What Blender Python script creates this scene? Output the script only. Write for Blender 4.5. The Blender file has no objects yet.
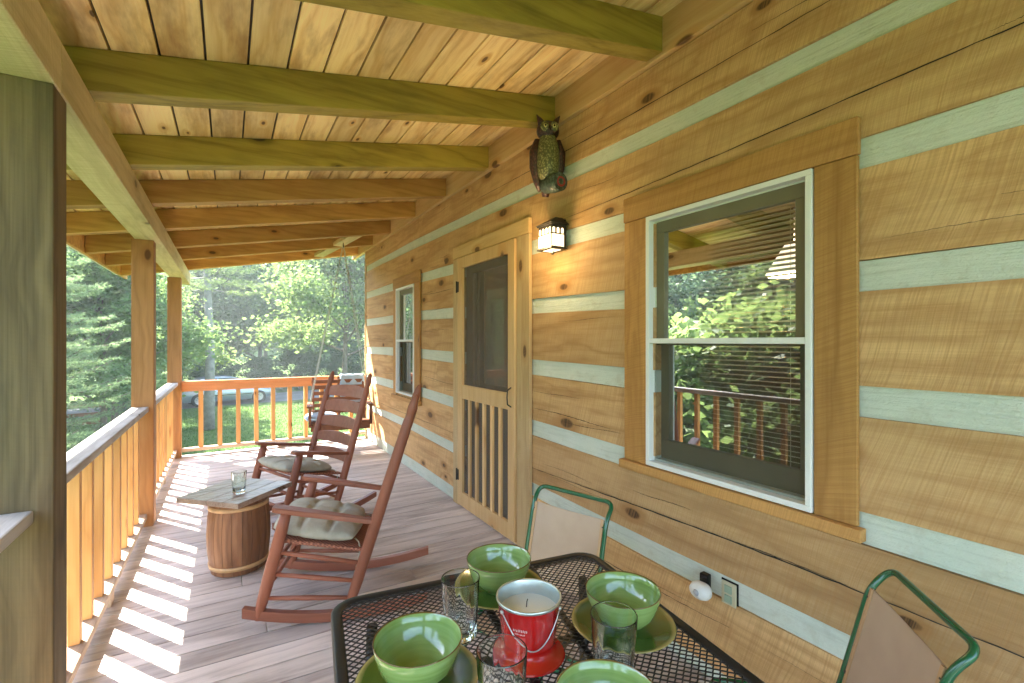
import bpy, bmesh, math, random
import numpy as np
from mathutils import Vector, Matrix, Euler
random.seed(7); np.random.seed(7)
R_ = math.radians; PI = math.pi
SC = bpy.context.scene; COL = SC.collection

# ------------------------------------------------------------------ materials
def srgb(r, g, b):
    f = lambda c: (c/255/12.92) if c/255 <= .04045 else ((c/255+.055)/1.055)**2.4
    return (f(r), f(g), f(b), 1)
KADD = .2
class NT:
    def __init__(s, name):
        s.m = bpy.data.materials.new(name); s.m.use_nodes = True
        s.t = s.m.node_tree; s.n = s.t.nodes; s.l = s.t.links; s.n.clear()
        s.out = s.n.new('ShaderNodeOutputMaterial')
    def node(s, typ, ins=None, **kw):
        n = s.n.new('ShaderNode'+typ)
        for k, v in kw.items(): setattr(n, k, v)
        for k, v in (ins or {}).items(): s.put(n, k, v)
        return n
    def put(s, n, k, v):
        i = n.inputs[k]
        if isinstance(v, bpy.types.NodeSocket): s.l.new(v, i)
        else: i.default_value = v
    def math(s, op, a, b=0.0, c=0.0, clamp=False):
        n = s.node('Math', {0: a, 1: b, 2: c}, operation=op); n.use_clamp = clamp; return n.outputs[0]
    def mr(s, v, a, b, c=0., d=1., smooth=False):
        n = s.node('MapRange', {0: v, 1: a, 2: b, 3: c, 4: d})
        if smooth: n.interpolation_type = 'SMOOTHSTEP'
        return n.outputs[0]
    def mix(s, f, a, b, mode='MIX'):
        n = s.n.new('ShaderNodeMix'); n.data_type = 'RGBA'; n.blend_type = mode
        for idx, v in ((0, f), (6, a), (7, b)):
            if isinstance(v, bpy.types.NodeSocket): s.l.new(v, n.inputs[idx])
            else: n.inputs[idx].default_value = v
        return n.outputs[2]
    def comb(s, a, b, c): return s.node('CombineXYZ', {0: a, 1: b, 2: c}).outputs[0]
    def vadd(s, a, b): return s.node('VectorMath', {0: a, 1: b}, operation='ADD').outputs[0]
    def noise(s, v, scale, detail=3, rough=.55, dist=0):
        return s.node('TexNoise', {'Vector': v, 'Scale': scale, 'Detail': detail, 'Roughness': rough, 'Distortion': dist}).outputs[0]
    def bsdf(s, **kw):
        b = s.node('BsdfPrincipled')
        for k, v in kw.items(): s.put(b, k.replace('_', ' '), v)
        s.l.new(b.outputs[0], s.out.inputs[0]); return b
    def bump(s, h, st, dist=.01): return s.node('Bump', {'Strength': st, 'Distance': dist, 'Height': h}).outputs[0]

def wood(name, axis, base, dark, stain=None, knot=None, kd=1.0, gf=1.0, gs=.55, rough=.6, bump=.25, saw=0., fiber=.25, attr=False, kmin=.5, spec=.35, stainamt=.5, ksz=1.25):
    m = NT(name); tc = m.node('TexCoord').outputs['Object']
    rnd = m.node('ObjectInfo').outputs['Random']
    if attr:
        at = m.node('Attribute', attribute_name='rnd').outputs['Fac']
        rnd = m.math('ADD', rnd, at)
    else: at = m.node('ObjectInfo').outputs['Random']
    off = m.comb(m.math('MULTIPLY', rnd, 37.3), m.math('MULTIPLY', rnd, 19.1), m.math('MULTIPLY', rnd, 11.7))
    v = m.vadd(tc, off); sp = m.node('SeparateXYZ', {0: v})
    o = {'X': (0, 1, 2), 'Y': (1, 0, 2), 'Z': (2, 0, 1)}[axis]
    a, b, c = [sp.outputs[i] for i in o]
    M = lambda x, k: m.math('MULTIPLY', x, k)
    vor = m.node('TexVoronoi', {'Vector': m.comb(M(a, 1.25), M(m.math('ADD', b, c), 2.6), 0.0), 'Scale': 1.5*kd, 'Randomness': 1.0}, voronoi_dimensions='2D')
    d = vor.outputs['Distance']; rc = m.node('SeparateColor', {0: vor.outputs['Color']}).outputs[0]
    kmin = min(.93, kmin+KADD); en = m.math('GREATER_THAN', rc, kmin)
    size = m.mr(rc, kmin, 1, .03*ksz, .085*ksz)
    kn = M(m.mr(m.math('DIVIDE', d, size), .55, 1.0, 1, 0, True), en)
    warp = M(m.math('POWER', m.mr(d, 0, .33, 1, 0), 2.0), en)
    w1 = m.noise(v, 1.7, 2)
    G = m.comb(M(a, .45), m.math('ADD', M(b, 7*gf), M(w1, 1.2)), M(c, 7*gf))
    n1 = m.noise(G, 1.0, 3, .5)
    g = m.math('POWER', m.math('PINGPONG', m.math('ADD', M(n1, 10.0), M(warp, 2.2)), 1.0), 1.5)
    fib = m.noise(m.comb(M(a, 3), M(b, 150), M(c, 150)), 1.0, 2)
    fac = m.math('ADD', M(g, gs), M(m.math('SUBTRACT', fib, .5), fiber*2), clamp=True)
    col = m.mix(fac, base, dark)
    if stain:
        sn = m.noise(m.comb(M(a, .8), M(b, 3.2), M(c, 3.2)), 1.6, 5, .65)
        col = m.mix(M(m.mr(sn, .46, .72, 0, 1, True), stainamt), col, stain)
    tone = m.mr(m.math('FRACT', m.math('MULTIPLY', rnd, 7.77)), 0, 1, .78, 1.12)
    col = m.mix(1.0, col, m.comb(tone, tone, tone), 'MULTIPLY')
    kc = knot or srgb(70, 40, 20)
    halo = M(m.mr(m.math('DIVIDE', d, size), 1.0, 2.2, .8, 0, True), en)
    col = m.mix(halo, col, dark); col = m.mix(M(kn, .88), col, kc)
    h = m.math('ADD', M(g, .25), M(fib, .5))
    if saw:
        sw = m.noise(m.comb(m.math('ADD', m.math('ADD', M(a, 210), M(m.math('ADD', b, c), 60)), M(m.noise(v, 2.2, 1), 14)), M(b, 3), M(c, 3)), 1.0, 2, .5)
        h = m.math('ADD', h, M(sw, saw)); col = m.mix(m.mr(sw, .36, .58, .42*min(saw, 1.2), 0), col, dark)
    if attr:
        pass
    m.bsdf(Base_Color=col, Roughness=m.mr(fib, .3, .7, rough-.08, rough+.08), Specular_IOR_Level=spec, Normal=m.bump(h, bump, .004))
    return m.m

def plain(name, col, rough=.5, metal=0, spec=.5, var=.0, vs=8, bump=0, bs=60, coat=0, emis=None, es=0):
    m = NT(name); v = m.node('TexCoord').outputs['Object']
    c = col
    if var:
        n = m.noise(v, vs, 4, .6); c = m.mix(m.mr(n, .3, .7), tuple(x*(1-var) for x in col[:3])+(1,), tuple(min(1, x*(1+var)) for x in col[:3])+(1,))
    kw = dict(Base_Color=c, Roughness=rough, Metallic=metal, Specular_IOR_Level=spec)
    if coat: kw['Coat_Weight'] = coat; kw['Coat_Roughness'] = .08
    if bump: kw['Normal'] = m.bump(m.noise(v, bs, 4), bump, .003)
    if emis: kw['Emission_Color'] = emis; kw['Emission_Strength'] = es
    m.bsdf(**kw); return m.m

def leafmat(name, c1, c2, tr=.45, rough=.5):
    m = NT(name); g = m.node('NewGeometry').outputs['Random Per Island']
    col = m.mix(g, c1, c2)
    oi = m.node('ObjectInfo').outputs['Random']
    col = m.mix(1, col, m.comb(m.mr(oi, 0, 1, .85, 1.2), m.mr(oi, 0, 1, .95, 1.05), m.mr(oi, 0, 1, 1.1, .85)), 'MULTIPLY')
    b = m.node('BsdfPrincipled', {'Base Color': col, 'Roughness': rough, 'Specular IOR Level': .3})
    t = m.node('BsdfTranslucent', {'Color': m.mix(.5, col, c2)})
    mx = m.node('MixShader', {0: tr, 1: b.outputs[0], 2: t.outputs[0]})
    m.l.new(mx.outputs[0], m.out.inputs[0]); return m.m

def glassmat(name, col=(.96, .99, .98, 1), rough=.0, ior=1.47):
    m = NT(name); g = m.node('BsdfGlass', {'Color': col, 'Roughness': rough, 'IOR': ior})
    m.l.new(g.outputs[0], m.out.inputs[0]); return m.m
def panemat(name, refl=1.0, tint=(.9, .93, .92, 1), ior=1.6):
    m = NT(name); t = m.node('BsdfTransparent', {'Color': tint}); g = m.node('BsdfGlossy', {'Color': (1, 1, 1, 1), 'Roughness': .006})
    f = m.node('Fresnel', {'IOR': ior}).outputs[0]
    m.put(g, 'Normal', m.bump(m.noise(m.node('TexCoord').outputs['Object'], 2.2, 1), .02, .02))
    mx = m.node('MixShader', {0: m.math('MULTIPLY', f, refl, clamp=True), 1: t.outputs[0], 2: g.outputs[0]})
    m.l.new(mx.outputs[0], m.out.inputs[0]); return m.m
def screenmat(name, col, op=.5, refl=.0):
    m = NT(name); t = m.node('BsdfTransparent'); d = m.node('BsdfDiffuse', {'Color': col})
    g = m.node('MixShader', {0: op, 1: t.outputs[0], 2: d.outputs[0]})
    m.l.new(g.outputs[0], m.out.inputs[0]); return m.m

# ------------------------------------------------------------------ mesh builder
class MB:
    def __init__(s): s.v = []; s.f = []; s.r = []; s.sm = []; s.mi = []
    def add(s, vs, fs, rnd=0., smooth=False, mi=0):
        o = len(s.v); s.v += [tuple(p) for p in vs]
        for f in fs: s.f.append(tuple(i+o for i in f)); s.r.append(rnd); s.sm.append(smooth); s.mi.append(mi)
        return s
    def box(s, a, b, rnd=0., mi=0):
        (x0, y0, z0), (x1, y1, z1) = a, b
        vs = [(x0, y0, z0), (x1, y0, z0), (x1, y1, z0), (x0, y1, z0), (x0, y0, z1), (x1, y0, z1), (x1, y1, z1), (x0, y1, z1)]
        return s.add(vs, [(3, 2, 1, 0), (4, 5, 6, 7), (0, 1, 5, 4), (1, 2, 6, 5), (2, 3, 7, 6), (3, 0, 4, 7)], rnd, False, mi)
    def bar(s, p, q, w, h, up=(0, 0, 1), rnd=0., mi=0, w2=None, h2=None):
        p, q = Vector(p), Vector(q); d = (q-p).normalized(); u = Vector(up)
        if abs(d.dot(u)) > .99: u = Vector((0, 1, 0))
        r = d.cross(u).normalized(); u = r.cross(d).normalized()
        w2 = w2 or w; h2 = h2 or h; vs = []
        for c, ww, hh in ((p, w, h), (q, w2, h2)):
            for sx, sz in ((-1, -1), (1, -1), (1, 1), (-1, 1)): vs.append(c+r*(sx*ww/2)+u*(sz*hh/2))
        return s.add(vs, [(0, 1, 2, 3), (7, 6, 5, 4), (0, 4, 5, 1), (1, 5, 6, 2), (2, 6, 7, 3), (3, 7, 4, 0)], rnd, False, mi)
    def tube(s, pts, rad, n=10, mi=0, closed=False, caps=True, smooth=True, rnd=0.):
        P = [Vector(p) for p in pts]; N = len(P)
        rr = rad if isinstance(rad, (list, tuple)) else [rad]*N
        vs = []; ref = None
        for i, p in enumerate(P):
            if closed: d = (P[(i+1) % N]-P[i-1])
            else: d = P[min(i+1, N-1)]-P[max(i-1, 0)]
            d.normalize()
            if ref is None: ref = Vector((0, 0, 1)) if abs(d.z) < .9 else Vector((1, 0, 0))
            r = (ref - d*ref.dot(d)).normalized(); ref = r; u = d.cross(r)
            for k in range(n):
                a = 2*PI*k/n; vs.append(p+(r*math.cos(a)+u*math.sin(a))*rr[i])
        fs = []
        for i in range(N if closed else N-1):
            j = (i+1) % N
            for k in range(n): k2 = (k+1) % n; fs.append((i*n+k, j*n+k, j*n+k2, i*n+k2))
        s.add(vs, fs, rnd, smooth, mi)
        if caps and not closed:
            o = len(s.v)-N*n
            s.f.append(tuple(o+k for k in range(n))); s.r.append(rnd); s.sm.append(False); s.mi.append(mi)
            s.f.append(tuple(o+(N-1)*n+k for k in reversed(range(n)))); s.r.append(rnd); s.sm.append(False); s.mi.append(mi)
        return s
    def lathe(s, prof, n=32, c=(0, 0, 0), mi=0, fn=None, smooth=True, axis='Z', rnd=0.):
        vs = []
        for i, (r, z) in enumerate(prof):
            for k in range(n):
                a = 2*PI*k/n; rr = r*(fn(a, i, z) if fn else 1)
                p = (rr*math.cos(a), rr*math.sin(a), z)
                if axis == 'X': p = (p[2], p[0], p[1])
                if axis == 'Y': p = (p[0], p[2], p[1])
                vs.append((c[0]+p[0], c[1]+p[1], c[2]+p[2]))
        fs = []
        for i in range(len(prof)-1):
            for k in range(n): k2 = (k+1) % n; fs.append((i*n+k, i*n+k2, (i+1)*n+k2, (i+1)*n+k))
        s.add(vs, fs, rnd, smooth, mi)
        return s
    def disc(s, c, r, n=24, nrm=(0, 0, 1), mi=0):
        nrm = Vector(nrm).normalized(); q = nrm.to_track_quat('Z', 'Y')
        vs = [Vector(c)+q @ Vector((r*math.cos(2*PI*k/n), r*math.sin(2*PI*k/n), 0)) for k in range(n)]
        return s.add(vs, [tuple(range(n))], 0, False, mi)
    def ball(s, c, r, n=16, m=10, mi=0, rot=None):
        r = r if isinstance(r, (tuple, list)) else (r, r, r); vs = []; c = Vector(c)
        for i in range(m+1):
            ph = PI*i/m
            for k in range(n):
                a = 2*PI*k/n; p = Vector((r[0]*math.sin(ph)*math.cos(a), r[1]*math.sin(ph)*math.sin(a), -r[2]*math.cos(ph)))
                if rot: p = rot @ p
                vs.append(c+p)
        fs = [(i*n+k, i*n+(k+1) % n, (i+1)*n+(k+1) % n, (i+1)*n+k) for i in range(m) for k in range(n)]
        return s.add(vs, fs, 0, True, mi)
    def prism(s, poly, z0, z1, rnd=0., mi=0, plane='XY'):
        n = len(poly)
        def P(a, b, z): return {'XY': (a, b, z), 'XZ': (a, z, b), 'YZ': (z, a, b)}[plane]
        vs = [P(a, b, z0) for a, b in poly]+[P(a, b, z1) for a, b in poly]
        fs = [tuple(reversed(range(n))), tuple(range(n, 2*n))]+[(i, (i+1) % n, (i+1) % n+n, i+n) for i in range(n)]
        return s.add(vs, fs, rnd, False, mi)
    def build(s, name, mat, parent=None, bevel=0, world=False, seg=2, fix=True, smooth_angle=None, sub=0, weld=False):
        me = bpy.data.meshes.new(name); vs = s.v
        if world and parent is not None:
            inv = Matrix.LocRotScale(parent.location, parent.rotation_euler, None).inverted()
            if parent.parent: raise ValueError
            vs = [inv @ Vector(p) for p in vs]
        me.from_pydata([tuple(p) for p in vs], [], s.f)
        me.polygons.foreach_set('use_smooth', s.sm)
        mats = mat if isinstance(mat, (list, tuple)) else [mat]
        for m in mats: me.materials.append(m)
        me.polygons.foreach_set('material_index', s.mi)
        if any(s.r):
            at = me.attributes.new('rnd', 'FLOAT', 'FACE'); at.data.foreach_set('value', s.r)
        if fix or weld:
            bm = bmesh.new(); bm.from_mesh(me)
            if weld: bmesh.ops.remove_doubles(bm, verts=bm.verts, dist=1e-5)
            bmesh.ops.recalc_face_normals(bm, faces=bm.faces); bm.to_mesh(me); bm.free()
        me.update()
        o = bpy.data.objects.new(name, me); COL.objects.link(o)
        if parent is not None: o.parent = parent
        if bevel:
            b = o.modifiers.new('bevel', 'BEVEL'); b.width = bevel; b.segments = seg; b.limit_method = 'ANGLE'; b.angle_limit = R_(40)
        if sub:
            q = o.modifiers.new('sub', 'SUBSURF'); q.levels = sub; q.render_levels = sub
        return o
def tag(o, label=None, cat=None, group=None, kind=None):
    if label: o['label'] = label
    if cat: o['category'] = cat
    if group: o['group'] = group
    if kind: o['kind'] = kind
    return o
def empty(name, loc=(0, 0, 0), rz=0, label=None, cat=None, group=None):
    o = bpy.data.objects.new(name, None); COL.objects.link(o); o.location = loc; o.rotation_euler = (0, 0, rz)
    o.empty_display_size = .1
    return tag(o, label, cat, group)
def kids(o, allo=None): return [c for c in bpy.data.objects if c.parent == o]
def copy_tree(o, parent=None):
    c = o.copy(); COL.objects.link(c)
    if parent: c.parent = parent
    for ch in kids(o): copy_tree(ch, c)
    return c
def subpart(o, parent):  # o was built in thing coordinates; parent part has identity transform
    o.parent = parent; return o
# ------------------------------------------------------------------ palette
S = srgb
M = {}
M['log'] = wood('log_pine', 'Y', S(212, 174, 124), S(168, 124, 76), S(140, 102, 66), S(52, 34, 24), kd=1.0, gf=.9, gs=.6, ksz=1.7, saw=1.0, bump=.3, rough=.7, kmin=.45, stainamt=.4)
M['ledger'] = wood('ledger_pine', 'Y', S(222, 188, 134), S(194, 150, 92), None, S(80, 46, 25), kd=.9, gs=.5, saw=.25, bump=.15)
M['casing_h'] = wood('casing_pine_h', 'Y', S(196, 148, 88), S(150, 102, 52), None, S(96, 48, 22), kd=1.3, gs=.6, saw=.8, bump=.3)
M['casing_v'] = wood('casing_pine_v', 'Z', S(192, 144, 82), S(146, 100, 50), None, S(90, 46, 20), kd=1.3, gs=.6, saw=.9, bump=.3)
M['doorcase'] = wood('door_casing_pine', 'Z', S(208, 180, 134), S(172, 136, 90), None, None, kd=.9, gs=.5, saw=.5, bump=.2)
M['door'] = wood('door_pine', 'Z', S(224, 186, 132), S(198, 150, 94), None, None, kd=.5, gs=.4, bump=.1, rough=.45)
M['ceil'] = wood('ceiling_pine', 'Y', S(250, 224, 164), S(216, 170, 100), S(144, 94, 52), S(66, 34, 20), kd=1.45, gs=.6, attr=True, bump=.12, kmin=.5, rough=.55, stainamt=.65)
M['raft'] = wood('rafter_treated_green_light', 'X', S(162, 142, 62), S(114, 96, 34), S(92, 78, 32), S(50, 38, 20), kd=.9, gs=.6, bump=.2, kmin=.45)  # same treated timber as the brown one, greener light put into its colour
M['raft2'] = wood('rafter_treated_brown', 'X', S(194, 150, 86), S(154, 108, 54), S(132, 90, 46), S(70, 40, 20), kd=1.0, gs=.6, bump=.2, kmin=.5)
M['beam'] = wood('beam_treated', 'Y', S(206, 190, 148), S(170, 150, 104), S(130, 120, 80), S(90, 74, 50), kd=.9, gs=.5, saw=.9, bump=.45)
M['post'] = wood('post_weathered', 'Z', S(118, 100, 70), S(66, 54, 36), S(60, 58, 46), S(34, 30, 26), kd=.8, gs=.6, saw=.12, bump=.4, rough=.8)
M['post2'] = wood('post_orange', 'Z', S(190, 134, 80), S(146, 96, 52), S(150, 100, 50), S(84, 44, 20), kd=.6, gs=.55, bump=.3, rough=.7)
M['balus'] = wood('baluster_pine', 'Z', S(216, 162, 98), S(176, 116, 58), None, S(90, 46, 20), kd=1.2, gs=.55, bump=.2, attr=True)
M['rail'] = wood('rail_pine', 'X', S(216, 152, 92), S(180, 116, 60), None, S(90, 46, 20), kd=1.2, gs=.5, bump=.2)
M['cap'] = wood('rail_cap_weathered', 'Y', S(196, 190, 184), S(150, 140, 130), S(120, 104, 90), S(80, 66, 56), kd=1.2, gs=.6, bump=.5, rough=.7)
M['deck'] = wood('deck_weathered', 'X', S(212, 200, 194), S(160, 146, 142), S(122, 108, 102), S(84, 66, 58), kd=1.0, gs=.5, fiber=.35, attr=True, bump=.4, rough=.6, kmin=.7, stainamt=.55)
M['rock'] = wood('rocker_brown', 'Z', S(150, 92, 70), S(112, 64, 48), None, S(80, 38, 28), kd=.3, gs=.35, bump=.1, rough=.45, kmin=.9)
M['rockx'] = wood('rocker_brown_x', 'X', S(150, 92, 70), S(112, 64, 48), S(164, 116, 100), S(80, 38, 28), kd=.3, gs=.35, bump=.1, rough=.42, kmin=.9, stainamt=.5)
M['barrel'] = wood('barrel_oak', 'Z', S(150, 108, 76), S(98, 64, 42), S(96, 60, 44), None, kd=.4, gs=.6, bump=.3, attr=True, kmin=.8)
M['board'] = wood('board_top', 'X', S(164, 144, 130), S(128, 106, 94), S(110, 100, 100), None, kd=.5, gs=.6, bump=.15, attr=True, rough=.3, spec=.6)
M['swing'] = wood('swing_brown', 'X', S(140, 88, 58), S(104, 62, 40), None, None, kd=.5, gs=.5, bump=.2)
def chinkmat():
    m = NT('chinking_mortar'); v = m.node('TexCoord').outputs['Object']
    n = m.noise(v, 3.5, 6, .75); f = m.noise(v, 70, 4, .75)
    sp = m.node('SeparateXYZ', {0: v}); st = m.noise(m.comb(sp.outputs[0], m.math('MULTIPLY', sp.outputs[1], 4), m.math('MULTIPLY', sp.outputs[2], 80)), 1, 2)
    c = m.mix(m.mr(n, .3, .7), S(196, 208, 196), S(212, 217, 206)); c = m.mix(m.mr(st, .5, .75, 0, .25), c, S(150, 158, 142)); c = m.mix(m.mr(m.noise(v, 11, 4, .7), .55, .75, 0, .35), c, S(168, 160, 138))
    m.bsdf(Base_Color=c, Roughness=.85, Normal=m.bump(m.math('ADD', m.math('ADD', m.math('MULTIPLY', f, .8), st), m.math('MULTIPLY', n, 2.5)), .7, .006)); return m.m
M['chink'] = chinkmat()
M['dark'] = plain('dark_gap', (.02, .017, .014, 1), .9)
M['white'] = plain('white_vinyl', (.78, .8, .79, 1), .4)
M['olive'] = plain('sash_olive', S(112, 106, 82), .5, var=.08)
M['pane'] = panemat('window_glass', 3.0)
M['pane_screen'] = screenmat('insect_screen', (.05, .05, .048, 1), .33)
M['door_screen'] = screenmat('door_screen_mesh', S(122, 115, 108), .58)
M['blind'] = plain('blind_slat', S(226, 212, 190), .5)
M['room'] = plain('room_wall', S(120, 98, 76), .8, var=.2, vs=2)
M['tubeg'] = plain('green_enamel', S(6, 84, 50), .25, spec=.6, coat=.4)
def slingmat():
    m = NT('tan_sling_fabric'); v = m.node('TexCoord').outputs['Object']
    sp = m.node('SeparateXYZ', {0: v})
    w = m.node('TexWave', {'Vector': v, 'Scale': 160.}, bands_direction='Z').outputs['Fac']
    w2 = m.node('TexWave', {'Vector': v, 'Scale': 160.}, bands_direction='Y').outputs['Fac']
    c = m.mix(m.mr(m.noise(v, 5, 4), .3, .7), S(172, 148, 126), S(190, 166, 144)); c = m.mix(m.math('MULTIPLY', m.math('MULTIPLY', w, w2), .3), c, S(150, 112, 96))
    m.bsdf(Base_Color=c, Roughness=.55, Specular_IOR_Level=.5, Normal=m.bump(m.math('ADD', w, w2), .15, .001)); return m.m
M['sling'] = slingmat()
M['black'] = plain('black_powder_coat', (.010, .011, .013, 1), .4, spec=.45, bump=.1)
def ceramic(name, c1, c2, rim, zr):
    m = NT(name); v = m.node('TexCoord').outputs['Object']; sp = m.node('SeparateXYZ', {0: v})
    st = m.noise(m.comb(m.math('MULTIPLY', sp.outputs[0], 3), m.math('MULTIPLY', sp.outputs[1], 3), m.math('MULTIPLY', sp.outputs[2], 90)), 1, 3)
    c = m.mix(m.mr(st, .3, .7), c1, c2); n = m.noise(v, 14, 3); c = m.mix(m.mr(n, .35, .7, 0, .5), c, c2)
    c = m.mix(m.mr(m.math('ADD', sp.outputs[2], m.math('MULTIPLY', n, .002)), zr-.0015, zr+.0005), c, rim)
    m.bsdf(Base_Color=c, Roughness=.12, Specular_IOR_Level=.6, Coat_Weight=.5, Coat_Roughness=.05, Normal=m.bump(st, .06, .002)); return m.m
M['bowl'] = ceramic('green_bowl_glaze', S(118, 148, 70), S(152, 178, 108), S(106, 84, 40), .0895)
M['plate'] = ceramic('olive_plate_glaze', S(60, 88, 26), S(78, 104, 38), S(170, 158, 96), .0192)
M['red'] = plain('red_enamel', S(206, 24, 20), .25, spec=.6, coat=.6, var=.05)
M['tin'] = plain('galvanised_tin', S(196, 204, 200), .3, metal=.85, var=.1)
M['wax'] = plain('wax', S(236, 236, 222), .5, spec=.4)
M['labelred'] = plain('label_red', S(214, 62, 60), .4)
M['labelwhite'] = plain('label_print', S(230, 190, 184), .4)
M['glass'] = glassmat('clear_glass')
M['cushion'] = plain('cushion_fabric', S(168, 165, 150), .9, var=.12, vs=20, bump=.3, bs=400)
M['blueclo'] = plain('pale_blue_cloth', S(176, 196, 214), .85, var=.08, vs=14, bump=.2, bs=300)
def wovenmat():
    m = NT('woven_splint'); v = m.node('TexCoord').outputs['Object']
    ch = m.node('TexChecker', {'Vector': v, 'Scale': 90., 'Color1': S(176, 116, 92), 'Color2': S(110, 60, 44)})
    m.bsdf(Base_Color=ch.outputs[0], Roughness=.7, Normal=m.bump(ch.outputs[1], .5, .003)); return m.m
M['woven'] = wovenmat()
M['iron'] = plain('dark_iron', (.05, .045, .04, 1), .5, metal=.6, var=.3)
M['hoop'] = plain('barrel_hoop', S(196, 160, 116), .45, metal=.1, var=.25, vs=15)
M['lampglass'] = plain('lit_lamp_glass', (.9, .75, .5, 1), .4, emis=(1, .74, .42, 1), es=.42)
M['shade'] = plain('lit_lamp_shade', (.9, .82, .66, 1), .6, emis=(1, .86, .62, 1), es=.22)
def feather(name, c1, c2, sc):
    m = NT(name); v = m.node('TexCoord').outputs['Object']
    vo = m.node('TexVoronoi', {'Vector': m.node('Mapping', {'Vector': v, 'Scale': (1.4, 1.4, 1.)}).outputs[0], 'Scale': sc})
    c = m.mix(m.mr(vo.outputs['Distance'], .15, .6), c1, c2); c = m.mix(m.mr(m.noise(v, 25, 4), .4, .7, 0, .5), c, c2)
    m.bsdf(Base_Color=c, Roughness=.45, Normal=m.bump(vo.outputs['Distance'], .7, .004)); return m.m
M['owlbody'] = feather('owl_breast_feathers', S(162, 158, 108), S(86, 86, 56), 75)
M['owlwing'] = feather('owl_wing_feathers', S(96, 56, 50), S(50, 28, 26), 60)
M['owlstump'] = feather('owl_stump_bark', S(90, 104, 92), S(48, 60, 54), 50)
M['yellow'] = plain('owl_eye_yellow', S(206, 196, 130), .3)
M['eyeblk'] = plain('owl_pupil', (.01, .01, .01, 1), .2)
M['redp'] = plain('owl_red_paint', S(150, 44, 40), .4)
M['outlet'] = plain('outlet_plastic', S(196, 190, 160), .4)
M['carp'] = plain('car_paint_silver_blue', S(140, 154, 172), .3, metal=.5, coat=.7)
M['carg'] = plain('car_window_glass', (.02, .03, .035, 1), .06, spec=.8)
M['tyre'] = plain('tyre_rubber', (.02, .02, .02, 1), .8)
M['rim'] = plain('alloy_rim', (.5, .5, .52, 1), .3, metal=.8)
M['chrome'] = plain('chrome', (.7, .7, .7, 1), .15, metal=1)
M['lens'] = plain('lamp_lens', (.7, .7, .72, 1), .1)
M['bark'] = plain('bark_grey', S(126, 124, 118), .9, var=.35, vs=5, bump=1, bs=14)
M['bark2'] = plain('bark_brown', S(104, 92, 78), .9, var=.35, vs=5, bump=1, bs=14)
M['leaf'] = leafmat('leaf_broad', (.12, .21, .065, 1), (.24, .33, .10, 1), .6)
M['leafd'] = leafmat('leaf_dark', (.08, .15, .065, 1), (.14, .22, .10, 1), .5)
M['needle'] = leafmat('pine_needles', (.19, .28, .12, 1), (.29, .38, .16, 1), .65)
M['rooft'] = plain('roof_shingle', S(90, 84, 78), .9, var=.3, vs=10, bump=.5)
M['found'] = plain('foundation_block', S(140, 136, 128), .9, var=.2, vs=6, bump=.4)
M['gutter'] = plain('gutter_white', (.7, .7, .68, 1), .4)

# ------------------------------------------------------------------ setting
def lawnmat():
    m = NT('lawn_grass'); v = m.node('TexCoord').outputs['Object']
    n = m.noise(v, .35, 5, .6); f = m.noise(v, 30, 3, .7); g = m.noise(v, 3, 4, .6)
    c = m.mix(m.mr(n, .35, .65), (.085, .18, .035, 1), (.15, .26, .05, 1)); c = m.mix(m.mr(g, .35, .7, 0, .6), c, (.18, .25, .07, 1))
    c = m.mix(m.mr(f, .3, .7, .45, 0), c, (.025, .06, .012, 1))
    m.bsdf(Base_Color=c, Roughness=.85, Specular_IOR_Level=.2, Normal=m.bump(f, 1, .06)); return m.m
GZ = -1.8
mb = MB(); n = 60
xs = np.linspace(-160, 160, n+1); vs = []
def gz(x, y):
    r = math.hypot(x, y-10)
    z = GZ
    if r > 36: z += min(r-36, 60)*.12*(1 if y > -10 else .4)
    return z
for j in range(n+1):
    for i in range(n+1):
        x = xs[i]; y = xs[j]+30; z = gz(x, y)
        vs.append((x, y, z))
mb.add(vs, [(j*(n+1)+i, j*(n+1)+i+1, (j+1)*(n+1)+i+1, (j+1)*(n+1)+i) for j in range(n) for i in range(n)], 0, True)
tag(mb.build('ground', lawnmat()), 'mown green lawn around the cabin, patched with sun and shade', 'lawn', kind='structure')
drive = plain('driveway_asphalt', (.19, .19, .20, 1), .9, var=.2, vs=.8, bump=.6, bs=60)
mb = MB(); ca, sa = math.cos(R_(13)), math.sin(R_(13))
def dr(s_, t_): return (-.76+s_*ca-t_*sa, 27.7+s_*sa+t_*ca)
N = 24
vs = []
for i in range(N+1):
    s0 = -16+i*36/N
    for t_ in (0, 4.6): x, y = dr(s0, t_+.15*math.sin(i*1.3)); vs.append((x, y, GZ+.006))
mb.add(vs, [(2*i, 2*i+2, 2*i+3, 2*i+1) for i in range(N)])
tag(mb.build('driveway', drive, fix=False), 'grey driveway crossing behind the lawn under the parked car', 'driveway', kind='structure')

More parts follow.
